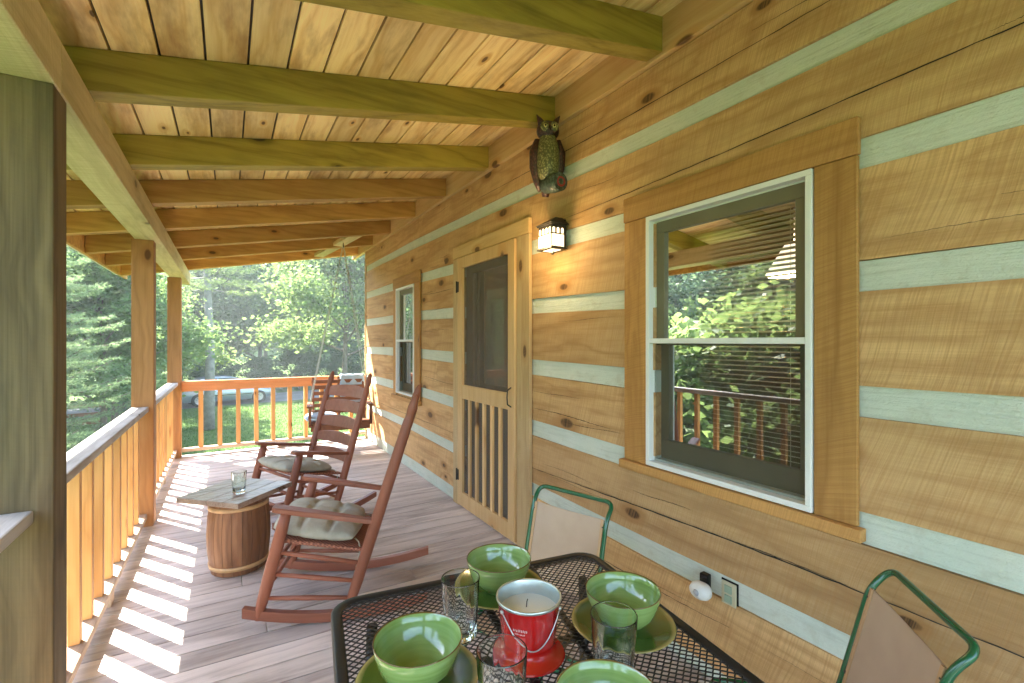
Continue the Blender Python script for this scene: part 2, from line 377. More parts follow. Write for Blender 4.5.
# deck ---------------------------------------------------------------
def clip(poly, x0, x1, y0, y1):
    def cl(P, f):
        out = []
        for i in range(len(P)):
            a, b = P[i-1], P[i]; fa, fb = f(a), f(b)
            if (fa >= 0) != (fb >= 0):
                t = fa/(fa-fb); out.append((a[0]+(b[0]-a[0])*t, a[1]+(b[1]-a[1])*t))
            if fb >= 0: out.append(b)
        return out
    for f in (lambda p: p[0]-x0, lambda p: x1-p[0], lambda p: p[1]-y0, lambda p: y1-p[1]):
        if poly: poly = cl(poly, f)
    return poly
W = 1.78; YE = 7.27
deck = MB(); ang = R_(-2.0); pitch = .142; bw = .134
ux, uy = math.cos(ang), math.sin(ang); k = 0
yy = -2.6
while yy < YE+.6:
    joint = random.uniform(-.2, 1.6) if random.random() < .25 else None
    segs = [(-3, 4)] if joint is None else [(-3, joint-.0015), (joint+.0015, 4)]
    for a, b in segs:
        P = [(a*ux-yy*0, a*uy+yy), (b*ux, b*uy+yy), (b*ux, b*uy+yy+bw), (a*ux, a*uy+yy+bw)]
        P = clip(P, -.66, W, -2.2, YE+.02)
        if len(P) > 2: deck.prism(P, -.028+random.uniform(-.0008, .0008), random.uniform(-.0008, .0008), rnd=random.random()+.01)
    yy += pitch
o = tag(deck.build('deck_floor', M['deck'], bevel=.002, seg=1), kind='structure')
o['label'] = 'weathered wooden deck boards of the porch floor'
fr = MB()
for x in (-.62, .1, .8, 1.5): fr.box((x-.02, -2.2, -.22), (x+.02, YE, -.029))
fr.box((-.66, YE+.022, -.22), (W, YE+.06, -.005)); fr.box((-.70, -2.2, -.22), (-.662, YE+.06, -.005)); fr.box((-.66, -2.24, -.22), (W, -2.202, -.005))
for y in (-2, .3, 2.22, 4.69, 7.15): fr.box((-.64, y-.07, GZ-.1), (-.5, y+.07, -.221))
o = tag(fr.build('deck_frame', M['post'], bevel=.003), kind='structure'); o['label'] = 'timber frame and stilts under the porch deck'

# ------------------------------------------------------------------ cabin
cab = empty('log_cabin', (W, 3.0, 0), 0, 'log cabin wall with squared tan logs, pale chinking, two windows and a screen door', 'cabin')
WY0, WY1 = -2.2, 7.2
BW = (.90, 1.60, .88, 2.03)      # rough opening big window (y0,y1,z0,z1)
DO = (2.80, 3.84, 0, 2.20)
FW = (4.97, 5.66, .82, 2.10)
def lift(y): return .02*max(0, min(y-1.5, 3.5))
edges = [-.06, .055, .368, .467, .785, .89, 1.20, 1.306, 1.615, 1.715, 2.02, 2.12, 2.42, 2.515, 2.797]
def spans(z0, z1, g=0.0):
    ys = [(WY0, WY1)]
    for (a, b, c, d) in (BW, DO, FW):
        a -= g; b += g
        if z1 > c+.001 and z0 < d-.001:
            new = []
            for (p, q) in ys:
                if a > p: new.append((p, min(a, q)))
                if b < q: new.append((max(b, p), q))
            ys = [s_ for s_ in new if s_[1]-s_[0] > .01]
    return ys
def wallslab(name, mat, zl, zh, x0, x1, wob=.0, follow=True, bev=.006):
    # cut vertically at opening levels so that the pieces meet the openings
    cuts = sorted({zl, zh} | {z for o_ in (BW, DO, FW) for z in o_[2:] if zl < z < zh})
    groups = []
    for z0, z1 in zip(cuts[:-1], cuts[1:]):
        for (a, b) in spans(z0, z1):
            n = max(1, int((b-a)/.3)); yl = [a+(b-a)*i/n for i in range(n+1)]
            vs = []
            for y in yl:
                l = lift(y) if follow else 0
                e0 = l if (z0 == zl and zl > 0) else 0; e1 = l if (z1 == zh and zh < 2.7) else 0
                j0 = wob*math.sin(y*3.1+zl*7)*.6; j1 = wob*math.sin(y*2.3+zh*5)*.6
                A = z0+e0+(j0 if z0 == zl else 0); B = z1+e1+(j1 if z1 == zh else 0)
                xw = x0+wob*.7*math.sin(y*1.9+zl*11)
                vs += [(xw, y, A), (xw, y, B), (x1, y, B), (x1, y, A)]
            fs = [(4*i+k_, 4*i+(k_+1) % 4, 4*i+4+(k_+1) % 4, 4*i+4+k_) for i in range(n) for k_ in range(4)]
            fs += [(0, 1, 2, 3), (4*n+3, 4*n+2, 4*n+1, 4*n)]
            hit = [g for g in groups if any(p[0] < b-.01 and p[1] > a+.01 and abs(p[2]-z0) < .002 for p in g[0])]
            g = hit[0] if hit else None
            for h_ in hit[1:]: g[0].extend(h_[0]); g[1].extend(h_[1]); groups.remove(h_)
            if g is None: g = [[], []]; groups.append(g)
            g[0].append((a, b, z1)); g[1].append((vs, fs))
    for g in groups:
        mb = MB()
        for vs, fs in g[1]: mb.add(vs, fs)
        mb.build(name, mat, cab, world=True)
for i in range(len(edges)-1):
    z0, z1 = edges[i], edges[i+1]
    if i % 2 == 0: wallslab('chinking', M['chink'], z0, z1, W+.010+(.0 if i else 0), W+.14, .001)
    else: wallslab('wall_log', M['log'], z0+.0005, z1-.0005, W, W+.15, .004)
# long checks (cracks) running along the logs
def crack(y0, y1, z0, z1, w=.004, amp=.012, sd=0):
    rs = random.Random(sd); n = 60; top = []; bot = []
    ph = rs.random()*6
    for i in range(n+1):
        t = i/n; y = y0+(y1-y0)*t; z = z0+(z1-z0)*t+amp*math.sin(t*5+ph)+rs.uniform(-.0015, .0015)
        h = w*(.35+.65*math.sin(PI*t))*rs.uniform(.5, 1.2)
        xw = W-.0052
        top.append((xw, y, z+h/2)); bot.append((xw, y, z-h/2))
    ck = MB(); ck.add(top+bot, [(i, i+1, n+2+i, n+1+i) for i in range(n)]); ck.build('log_crack', M['dark'], cab, world=True, fix=False)
crack(-.6, 2.55, 2.30, 2.18+.03, .0042, .012, 1); crack(.1, 2.7, .63, .60, .006, .010, 2); crack(-.3, 1.1, 2.66, 2.68, .004, .006, 3)
crack(3.95, 4.8, 1.93, 1.95, .004, .006, 4); crack(1.2, 2.6, .27, .22, .004, .008, 5); crack(1.9, 2.65, .98, 1.0, .004, .005, 6)
rc_ = random.Random(77)
for k_ in range(46):
    b_ = rc_.choice([(.08, .35), (.48, .77), (.90, 1.19), (1.32, 1.6), (1.73, 2.0), (2.14, 2.40), (2.53, 2.78)])
    lo_, hi_ = rc_.choice([(-1.2, .72), (1.80, 2.66), (3.95, 4.80), (5.80, 7.15)]) if b_[0] > .7 else ((-1.2, 2.66) if rc_.random() < .7 else (3.95, 7.15))
    L_ = rc_.uniform(.12, .6); ya = rc_.uniform(lo_, max(lo_+.01, hi_-L_)); za = rc_.uniform(b_[0]+.02, b_[1]-.02)
    crack(ya, min(ya+L_, hi_), za, za+rc_.uniform(-.008, .008), rc_.uniform(.0012, .003), .004, 100+k_)
crack(.5, 3.5, 2.62, 2.63, .005, .008, 7); crack(3.9, 6.9, .60, .62, .004, .006, 8); crack(5.75, 7.1, 1.48, 1.5, .004, .006, 9); crack(3.9, 4.75, 1.05, 1.08, .003, .004, 10)

mb = MB(); mb.box((W-.028, WY0, 2.800), (W+.02, 8.0, 3.02)); mb.build('ledger_board', M['ledger'], cab, world=True, bevel=.004)
mb = MB(); mb.box((W, WY0, 3.02), (W+.15, WY1, 3.7)); mb.build('upper_wall', M['log'], cab, world=True)
mb = MB(); mb.box((W, WY0, GZ-.1), (W+.2, WY1, -.061)); mb.box((W+.2, WY1-.2, GZ-.1), (8, WY1, -.061)); mb.box((W+.2, WY0, GZ-.1), (8, WY0+.2, -.061)); mb.build('foundation', M['found'], cab, world=True)
# end walls
def endwall(y0, y1):
    for i in range(len(edges)-1):
        mb = MB(); mb.box((W+.1505 if i % 2 else W+.1605, y0+(0 if i % 2 else .01), edges[i]+.0005), (8, y1, edges[i+1]-.0005)); mb.build('end_log' if i % 2 else 'chinking', M['log'] if i % 2 else M['chink'], cab, world=True)
endwall(WY1-.15, WY1); 
mb = MB(); mb.box((W+.151, WY0, -.06), (8, WY0+.15, 2.797)); mb.build('end_wall', M['log'], cab, world=True)
mb = MB(); mb.add([(W-.4, WY0-.5, 3.66), (5, WY0-.5, 5.6), (5, 8.05, 5.6), (W-.4, 8.05, 3.66), (W-.4, WY0-.5, 3.78), (5, WY0-.5, 5.72), (5, 8.05, 5.72), (W-.4, 8.05, 3.78)], [(0, 1, 2, 3), (7, 6, 5, 4), (0, 4, 5, 1), (1, 5, 6, 2), (2, 6, 7, 3), (3, 7, 4, 0)])
mb.add([(5, WY0-.5, 5.6), (8.4, WY0-.5, 3.6), (8.4, 8.05, 3.6), (5, 8.05, 5.6), (5, WY0-.5, 5.72), (8.4, WY0-.5, 3.72), (8.4, 8.05, 3.72), (5, 8.05, 5.72)], [(0, 1, 2, 3), (7, 6, 5, 4), (0, 4, 5, 1), (1, 5, 6, 2), (2, 6, 7, 3), (3, 7, 4, 0)])
mb.build('main_roof', M['rooft'], cab, world=True)
# corner board
mb = MB(); mb.box((W-.012, WY1+.001, -.06), (W+.02, WY1+.03, 2.80)); mb.build('corner_board', M['doorcase'], cab, world=True, bevel=.003)
# interior shell (dark room seen through the glass)
mb = MB(); x0, x1, y0, y1, z0, z1 = W+.2, W+4, WY0+.3, WY1-.3, .0, 2.6
mb.add([(x0, y0, z0), (x1, y0, z0), (x1, y1, z0), (x0, y1, z0), (x0, y0, z1), (x1, y0, z1), (x1, y1, z1), (x0, y1, z1)], [(0, 1, 2, 3), (7, 6, 5, 4), (1, 2, 6, 5), (0, 1, 5, 4), (2, 3, 7, 6)])
mb.build('room_shell', M['room'], cab, world=True, fix=False)

def window(spec, cas, sashcol, deep=False, screened=True, slats=34):
    fy0, fy1, fz0, fz1 = spec; cy0, cy1, cz0, cz1 = cas
    win = bpy.data.objects.new('window', None); COL.objects.link(win); win.parent = cab
    off = Vector((W, 3.0, 0))
    def B(mb, name, mat, bevel=0):
        mb.v = [tuple(Vector(p)-off) for p in mb.v]; return mb.build(name, mat, win, bevel=bevel)
    # casings
    mb = MB(); mb.box((W-.026, cy0, fz1+.004), (W-.0045, cy1, cz1)); B(mb, 'head_casing', M['casing_h'], .003)
    for a, b in ((cy0+.004, fy0-.004), (fy1+.004, cy1-.004)):
        mb = MB(); mb.box((W-.023, a, cz0+.045), (W-.0045, b, fz1+.002)); B(mb, 'side_casing', M['casing_v'], .003)
    mb = MB(); mb.box((W-.045, cy0-.015, cz0), (W-.0045, cy1+.015, cz0+.043)); B(mb, 'sill', M['casing_h'], .004)
    # white frame
    t = .022; mb = MB()
    for a, b, c, d in ((fy0, fy1, fz1-t, fz1), (fy0, fy1, fz0, fz0+t), (fy0, fy0+t, fz0+t+.0005, fz1-t-.0005), (fy1-t, fy1, fz0+t+.0005, fz1-t-.0005)):
        mb.box((W-.031, a, c), (W+.02, b, d))
    zm = (fz0+fz1)/2; mb.box((W-.028, fy0+t+.0005, zm-.012), (W+.01, fy1-t-.0005, zm+.012))
    B(mb, 'white_frame', M['white'], .002)
    # sashes
    s1 = .055; zi0, zi1 = fz0+t, fz1-t; yi0, yi1 = fy0+t+.001, fy1-t-.001
    for nm, a, b, xx, st, sb in (('upper_sash', zm-.02, zi1, W+.012, .06, .03), ('lower_sash', zi0, zm+.02, W+.045, .03, .10)):
        mb = MB(); xb = xx+.03
        mb.box((xx, yi0, a), (xb, yi1, a+sb)); mb.box((xx, yi0, b-st), (xb, yi1, b)); mb.box((xx, yi0, a+sb), (xb, yi0+s1, b-st)); mb.box((xx, yi1-s1, a+sb), (xb, yi1, b-st))
        B(mb, nm, sashcol, .003)
        mb = MB(); xg = xx+.016; mb.add([(xg, yi0+s1, a+sb), (xg, yi1-s1, a+sb), (xg, yi1-s1, b-st), (xg, yi0+s1, b-st)], [(0, 1, 2, 3)]); B(mb, 'pane', M['pane'])
    if screened:
        mb = MB(); xg = W+.006; mb.add([(xg, yi0, zi0), (xg, yi1, zi0), (xg, yi1, zm-.013), (xg, yi0, zm-.013)], [(0, 1, 2, 3)]); B(mb, 'insect_screen', M['pane_screen'])
    mb = MB(); mb.box((W+.075, yi0-.01, zi0-.03), (W+.2, yi0+.0, zi1+.02)); mb.box((W+.075, yi1, zi0-.03), (W+.2, yi1+.01, zi1+.02)); mb.box((W+.076, yi0-.01, zi1+.0005), (W+.2, yi1+.01, zi1+.02)); mb.box((W+.076, yi0-.01, zi0-.03), (W+.2, yi1+.01, zi0-.0005)); B(mb, 'jamb', M['olive'])
    if slats:
        mb = MB(); nn = slats
        for i in range(nn):
            z = zi0+.03+(zi1-zi0-.08)*i/(nn-1); dy = .012*math.sin(i*2.1)*0
            zz0 = z+random.uniform(-.001, .001); zz1 = z+random.uniform(-.001, .001)
            mb.add([(W+.105, yi0+.02, zz0), (W+.105, yi1-.02, zz1), (W+.127, yi1-.02, zz1-.007), (W+.127, yi0+.02, zz0-.007)], [(0, 1, 2, 3)])
            mb.add([(W+.105, yi0+.02, zz0-.0034), (W+.105, yi1-.02, zz1-.0034), (W+.105, yi1-.02, zz1), (W+.105, yi0+.02, zz0)], [(0, 1, 2, 3)])
        mb.box((W+.10, yi0+.015, zi1-.04), (W+.135, yi1-.015, zi1-.005))
        for y in (yi0+.12, yi1-.12): mb.box((W+.1035, y-.001, zi0+.02), (W+.1045, y+.001, zi1-.05))
        B(mb, 'blind', M['blind'])
    return win
window((.867, 1.631, .848, 2.058), (.726, 1.787, .80, 2.185), M['olive'], slats=54)
window((5.0, 5.64, .83, 2.09), (4.82, 5.77, .76, 2.22), M['olive'], slats=0)
# screen door ------------------------------------------------------------
def BW_(mb, name, mat, par, bevel=0):
    off = Vector((W, 3.0, 0)); mb.v = [tuple(Vector(p)-off) for p in mb.v]; return mb.build(name, mat, par, bevel=bevel)
fr_ = bpy.data.objects.new('door_frame', None); COL.objects.link(fr_); fr_.parent = cab
mb = MB(); mb.box((W-.03, 2.672, 0), (W-.0045, 2.832, 2.188)); BW_(mb, 'side_casing', M['doorcase'], fr_, .003)
mb = MB(); mb.box((W-.03, 3.812, 0), (W-.0045, 3.93, 2.188)); BW_(mb, 'side_casing', M['doorcase'], fr_, .003)
mb = MB(); mb.box((W-.033, 2.672, 2.19), (W-.0045, 3.93, 2.295)); BW_(mb, 'head_casing', M['ledger'], fr_, .003)
mb = MB(); mb.box((W-.02, 2.80, 0.001), (W+.15, 3.84, .02)); BW_(mb, 'threshold', M['ledger'], fr_, .003)
dr_ = bpy.data.objects.new('screen_door', None); COL.objects.link(dr_); dr_.parent = cab
y0, y1, zb, zt = 2.84, 3.805, .025, 2.183; xa, xb = W-.045, W-.012; sw = .092
mb = MB()
mb.box((xa, y0, zb), (xb, y0+sw, zt)); mb.box((xa, y1-sw, zb), (xb, y1, zt))
mb.box((xa+.001, y0+sw, zb), (xb, y1-sw, .14)); mb.box((xa+.001, y0+sw, .955), (xb, y1-sw, 1.075)); mb.box((xa+.001, y0+sw, zt-.095), (xb, y1-sw, zt))
BW_(mb, 'door_leaf', M['door'], dr_, .003)
for i in range(5):
    yc = y0+sw+(y1-y0-2*sw)*(i+1)/6; mb = MB(); mb.box((xa+.004, yc-.017, .1395), (xb-.004, yc+.017, .9555)); BW_(mb, 'slat', M['door'], dr_, .002)
mb = MB(); xg = W-.022; mb.add([(xg, y0+sw, .14), (xg, y1-sw, .14), (xg, y1-sw, zt-.09), (xg, y0+sw, zt-.09)], [(0, 1, 2, 3)]); BW_(mb, 'screen_mesh', M['door_screen'], dr_)
mb = MB(); mb.tube([(xa+.001, y0+.045, .98), (xa-.03, y0+.045, 1.0), (xa-.034, y0+.045, 1.05), (xa-.03, y0+.045, 1.10), (xa+.001, y0+.045, 1.12)], .005, 8); BW_(mb, 'handle', M['iron'], dr_)
for z in (.28, 1.93):
    mb = MB(); mb.box((xa-.004, y1-.03, z-.045), (xa+.001, y1+.001, z+.045)); mb.box((W-.034, y1+.009, z-.045), (W-.029, y1+.04, z+.045)); mb.tube([(xa-.006, y1+.005, z-.05), (xa-.006, y1+.005, z+.05)], .007, 8); BW_(mb, 'hinge', M['iron'], dr_)
# inner door: dark glazed door behind the screen
id_ = bpy.data.objects.new('inner_door', None); COL.objects.link(id_); id_.parent = cab
mb = MB(); mb.box((W+.06, 2.80, .02), (W+.10, 3.84, .95)); mb.box((W+.06, 2.80, 2.05), (W+.10, 3.84, 2.199)); mb.box((W+.06, 2.80, .95), (W+.10, 2.93, 2.05)); mb.box((W+.06, 3.71, .95), (W+.10, 3.84, 2.05))
BW_(mb, 'door_leaf', plain('inner_door_paint', S(120, 96, 74), .5), id_)
mb = MB(); mb.add([(W+.08, 2.93, .95), (W+.08, 3.71, .95), (W+.08, 3.71, 2.05), (W+.08, 2.93, 2.05)], [(0, 1, 2, 3)]); BW_(mb, 'pane', M['pane'], id_)

# ------------------------------------------------------------------ porch roof
RS = .184
def rb(x): return 2.41+RS*(x+.45)       # underside of the rafters
XE = -1.15
roof = empty('porch_roof', (.3, 3, 2.385), 0, 'sloping porch roof of pine boards on treated rafters, carried by a long pale beam', 'roof')
mb = MB(); mb.box((-.62, -2.2, 2.245), (-.455, 2.03, 2.408)); mb.build('beam', M['beam'], roof, world=True, bevel=.004)
mb = MB(); mb.box((-.62, 2.034, 2.245), (-.455, 8.0, 2.408)); mb.build('beam', M['beam'], roof, world=True, bevel=.004)
rys = [-1.85, -1.0, -.17, .68, 1.526, 2.375, 3.25, 4.09, 4.935, 5.846, 6.694, 7.576]
for i, y in enumerate(rys):
    mb = MB(); th = .10; xr = W-.029
    mb.prism([(XE, rb(XE)), (xr, rb(xr)), (xr, rb(xr)+.165), (XE, rb(XE)+.165)], y, y+th, plane='XZ')
    mb.build('rafter', M['raft'] if y < 3.5 else M['raft2'], roof, world=True, bevel=.004)  # nearer rafters take the copy tinted for greenish light
cb = MB(); x = -1.18; zt_ = .1655
while x < W-.03:
    a, b = x+.0045, min(x+.157-.0045, W-.0285)
    js = [-2.3]+sorted(random.uniform(-1, 7) for _ in range(1))+[8.05]
    j = random.choice(rys[2:])+.05; js = [-2.3, j, 8.05]
    for p, q in zip(js[:-1], js[1:]):
        dz = random.uniform(0, .003)
        za, zb_ = rb(a)+zt_+dz, rb(b)+zt_+dz
        cb.add([(a, p+.001, za), (b, p+.001, zb_), (b, q-.001, zb_), (a, q-.001, za), (a, p+.001, za+.02), (b, p+.001, zb_+.02), (b, q-.001, zb_+.02), (a, q-.001, za+.02)], [(0, 1, 2, 3), (7, 6, 5, 4), (0, 4, 5, 1), (1, 5, 6, 2), (2, 6, 7, 3), (3, 7, 4, 0)], random.random()+.01)
    x += .157
cb.build('ceiling_boards', M['ceil'], roof, world=True, bevel=.0015, seg=1)
mb = MB(); mb.prism([(-1.2, rb(-1.2)+.192), (W-.001, rb(W)+.192), (W-.001, rb(W)+.23), (-1.2, rb(-1.2)+.23)], -2.32, 8.07, plane='XZ'); mb.build('shingles', M['rooft'], roof, world=True)
mb = MB(); mb.box((XE-.03, -2.3, rb(XE)+.0), (XE-.002, 8.05, rb(XE)+.188)); mb.build('fascia', M['raft2'], roof, world=True, bevel=.003)
mb = MB(); mb.prism([(XE-.15, rb(XE)+.17), (XE-.15, rb(XE)+.08), (XE-.12, rb(XE)+.05), (XE-.031, rb(XE)+.05), (XE-.031, rb(XE)+.17)], -2.3, 8.05, plane='XZ'); mb.build('gutter', M['gutter'], roof, world=True, bevel=.004)
def blk(y0, y1, x0, x1):
    mb = MB(); mb.bar((x0, y0, rb(x0)+.04), (x1, y1, rb(x1)+.04), .13, .05); mb.build('swing_brace', M['beam'], roof, world=True, bevel=.003)
blk(5.947, 6.693, 1.37, 1.28); blk(6.795, 7.575, 1.27, 1.17)

# ------------------------------------------------------------------ posts and railings
plabs = ['rough grey green weathered square post at the left edge, nearest the table', 'square orange brown post midway along the side railing', 'square orange brown corner post where the side railing meets the end railing', 'square weathered post behind the viewer at the near end of the side railing']
for i, y in enumerate((2.04, 4.69, 7.2, -.26)):
    e = empty('porch_post', (-.53 if i == 0 else -.57, y, 0), 0, plabs[i], 'post', 'square posts carrying the porch roof')
    mb = MB(); h = .07; mb.box((-h, -h, 0.0), (h, h, 2.246))
    # gentle wane so the faces are not dead flat
    mb.build('timber', M['post'] if i in (0, 3) else M['post2'], e, bevel=.005)
    if i in (1, 2):
        pass
def railing(p, q, n, label, capn='cap', bt_=.021, x_axis=False, zt=.94, cw=.11, matc=None, capx=0):
    p, q = Vector(p), Vector(q); d = (q-p); L = d.length
    rz = math.atan2(d.y, d.x); e = empty('railing', p, rz, label, 'railing', 'baluster railings round the porch')
    mb = MB(); mb.box((.001, -cw/2+capx, zt-.04), (L-.001, cw/2+capx, zt), .3); mb.build('top_rail', matc or M['capx'], e, bevel=.006)
    ur = .131 if matc else .0415
    if matc: mb = MB(); mb.box((.001, -.02, zt-.13), (L-.001, .02, zt-.041), .3); mb.build('under_rail', M['railo'], e, bevel=.003)
    mb = MB(); mb.box((.001, -.045, .065), (L-.001, .045, .105), .3); mb.build('bottom_rail', M['railw'], e, bevel=.004)
    g = L/(n+1)
    for i in range(n):
        x = g*(i+1)+random.uniform(-.003, .003); mb = MB(); t = bt_
        mb.bar((x, random.uniform(-.001, .001), .106), (x+random.uniform(-.003, .003), 0, zt-ur), 2*t, 2*t, rnd=random.random()+.01); mb.build('baluster', M['balus'], e, bevel=.002)
    for x in (L*.5,):
        mb = MB(); mb.box((x-.045, -.04, .0), (x+.045, .04, .064)); mb.build('support_block', M['railw'], e, bevel=.003)
    return e
M['capx'] = wood('rail_cap_weathered_x', 'X', S(196, 190, 184), S(150, 140, 130), S(120, 104, 90), S(80, 66, 56), kd=1.2, gs=.6, bump=.5, rough=.7)
M['railw'] = wood('rail_weathered', 'X', S(200, 176, 150), S(160, 130, 104), S(130, 100, 80), None, kd=1, gs=.5, bump=.3)
M['railo'] = wood('rail_orange', 'X', S(222, 152, 96), S(190, 118, 66), None, S(90, 46, 20), kd=1, gs=.4, bump=.2)
railing((-.558, -.19, 0), (-.558, 1.968, 0), 9, 'side railing with weathered cap on the near side of the rough grey post')
railing((-.585, 2.112, 0), (-.585, 4.62, 0), 10, 'side railing with weathered cap between the rough grey post and the middle orange post')
railing((-.585, 4.76, 0), (-.585, 7.13, 0), 10, 'side railing with weathered cap between the middle orange post and the corner post')
railing((-.50, 7.2, 0), (W-.012, 7.2, 0), 10, 'orange end railing across the far end of the porch, lawn and car behind it', zt=.95, cw=.08, matc=M['railo'], bt_=.025)
# ------------------------------------------------------------------ rocking chairs
WID, LN, LF, LR, HR, HA = .552, .437, .134, .346, 1.17, .592
def rocker(name_label, loc, rz):
    e = empty('rocking_chair', loc, rz, name_label, 'rocking chair', 'brown ladder back rocking chairs')
    h = WID/2
    def front(z): return LN/2-LF*(z-.07)/(HA-.07)
    def rear(z): return -LN/2-LR*(z-.07)/(HR-.07)
    def rz_(x): return .002+(x+.15)**2/(2*1.7)
    for s in (-1, 1):
        mb = MB(); xs_ = np.linspace(LN/2+.075, -.62, 22); vs = []
        for x in xs_:
            zb = rz_(x)+.004; tp = .05 if x > -.55 else .05-.008*((-.55-x)/.1)
            for yy, zz in ((-.019, zb), (.019, zb), (.019, zb+tp), (-.019, zb+tp)): vs.append((x, s*h+yy, zz))
        n = len(xs_)
        mb.add(vs, [(4*i+k, 4*i+(k+1) % 4, 4*i+4+(k+1) % 4, 4*i+4+k) for i in range(n-1) for k in range(4)]+[(0, 1, 2, 3), (4*n-1, 4*n-2, 4*n-3, 4*n-4)])
        mb.build('rocker', M['rockx'], e, bevel=.004)
        # front leg
        mb = MB(); zs = [.045, .07, .13, .25, .40, .5, HA]
        rad = [.017, .021, .027, .031, .031, .030, .024]
        mb.tube([(front(z), s*h, z) for z in zs], rad, 16); mb.build('front_leg', M['rock'], e)
        # rear post with a turned tip
        mb = MB(); zs = [.05, .09, .2, .45, .8, .98, 1.03, 1.045, 1.06, 1.075, 1.10, 1.13, 1.155, HR]
        rad = [.019, .024, .029, .030, .029, .027, .025, .020, .020, .024, .0245, .021, .015, .006]
        mb.tube([(rear(z), s*h*(1+.03*(z-.3)), z) for z in zs], rad, 16); mb.build('rear_post', M['rock'], e)
        # arm
        mb = MB(); xf = front(HA)+.065; xr = rear(.50); zf = HA+.012; zr = .505
        prof = [(xf, .026), (xf-.02, .036), (xf-.15, .034), (xf-.3, .028), (xr, .018)]
        top = []; vs = []
        for x, w_ in prof:
            t = (xf-x)/(xf-xr); z = zf+(zr-zf)*t
            for yy, zz in ((-w_, z-.013), (w_, z-.013), (w_, z+.013), (-w_, z+.013)): vs.append((x, s*(h+.004)+yy, zz))
        n = len(prof)
        mb.add(vs, [(4*i+k, 4*i+(k+1) % 4, 4*i+4+(k+1) % 4, 4*i+4+k) for i in range(n-1) for k in range(4)]+[(0, 1, 2, 3), (4*n-1, 4*n-2, 4*n-3, 4*n-4)])
        mb.build('armrest', M['rockx'], e, bevel=.006, seg=3)
        # side rungs
        for zf_, zr_ in ((.38, .29), (.27, .20), (.15, .115)):
            mb = MB(); mb.tube([(front(zf_), s*h, zf_), ((front(zf_)+rear(zr_))/2, s*h, (zf_+zr_)/2), (rear(zr_), s*h, zr_)], [.010, .013, .010], 10); mb.build('stretcher', M['rockx'], e)
    for z, x in ((.40, front(.40)), (.29, front(.29)), (.18, front(.18)), (.16, rear(.16)), (.30, rear(.30))):
        mb = MB(); mb.tube([(x, -h, z), (x, 0, z), (x, h, z)], [.010, .013, .010], 10); mb.build('stretcher', M['rockx'], e)
    # seat: four rails plus woven panel
    xf, xr = front(.42), rear(.345)
    mb = MB()
    for i in range(1):
        mb.add([(xf, -h+.02, .438), (xf, h-.02, .438), (xr, h-.02, .350), (xr, -h+.02, .350), (xf+.008, -h+.02, .418), (xf+.008, h-.02, .418), (xr, h-.02, .334), (xr, -h+.02, .334)],
               [(0, 1, 2, 3), (7, 6, 5, 4), (0, 4, 5, 1), (1, 5, 6, 2), (2, 6, 7, 3), (3, 7, 4, 0)])
    mb.build('seat', M['woven'], e, bevel=.012, seg=3)
    # ladder back slats, bowed backwards
    for k, z in enumerate((.47, .60, .735, .87, 1.0)):
        hh = .085+.004*k; mb = MB(); n = 13; vs = []
        for i in range(n):
            t = i/(n-1)*2-1; y = t*(h-.012); bow = -.028*(1-t*t); arch = .022*(1-t*t)
            x = rear(z)+bow
            for dx, zz in ((.005, z-hh/2), (.005, z+hh/2-.018+arch), (-.005, z+hh/2-.018+arch), (-.005, z-hh/2)):
                vs.append((rear(zz)+bow+dx, y, zz))
        mb.add(vs, [(4*i+q, 4*i+(q+1) % 4, 4*i+4+(q+1) % 4, 4*i+4+q) for i in range(n-1) for q in range(4)]+[(0, 1, 2, 3), (4*n-1, 4*n-2, 4*n-3, 4*n-4)])
        mb.build('back_slat', M['rockx'], e, bevel=.003)
    return e
def cushion_mesh(w, d, th, tuft, nt=3):
    n = 40; mb = MB(); top = []; bot = []
    for j in range(n+1):
        for i in range(n+1):
            u, v = i/n*2-1, j/n*2-1
            # squircle mapping
            x = u*(1-.10*v*v); y = v*(1-.10*u*u)
            e = max(0, (1-abs(u)**3.2)*(1-abs(v)**3.2))**.42
            tx = ((u+1)/2*nt) % 1-.5; ty = ((v+1)/2*nt) % 1-.5
            # tuft points at the cell corners, creases between
            cu = (u+1)/2*nt; cv = (v+1)/2*nt
            du, dv = abs(cu-round(cu)), abs(cv-round(cv))
            inner_u = 0 < round(cu) < nt; inner_v = 0 < round(cv) < nt
            cr = 0
            if inner_u: cr = max(cr, math.exp(-(du/.11)**2)*.5)
            if inner_v: cr = max(cr, math.exp(-(dv/.11)**2)*.5)
            if inner_u and inner_v: cr = max(cr, math.exp(-((du*du+dv*dv)/.05))*.85)
            wob = .04*math.sin(5*u+3*v)+.03*math.sin(9*v-4*u)
            z = th/2*e*(1-cr*tuft+wob*(1-cr))
            top.append((x*w/2, y*d/2, th/2+z)); bot.append((x*w/2, y*d/2, th/2-th/2*e*(1-.25*cr)))
    N = n+1; fs = []
    for j in range(n):
        for i in range(n): fs.append((j*N+i, j*N+i+1, (j+1)*N+i+1, (j+1)*N+i))
    mb.add(top, fs, 0, True); mb.add(bot, [tuple(reversed(f)) for f in fs], 0, True)
    return mb
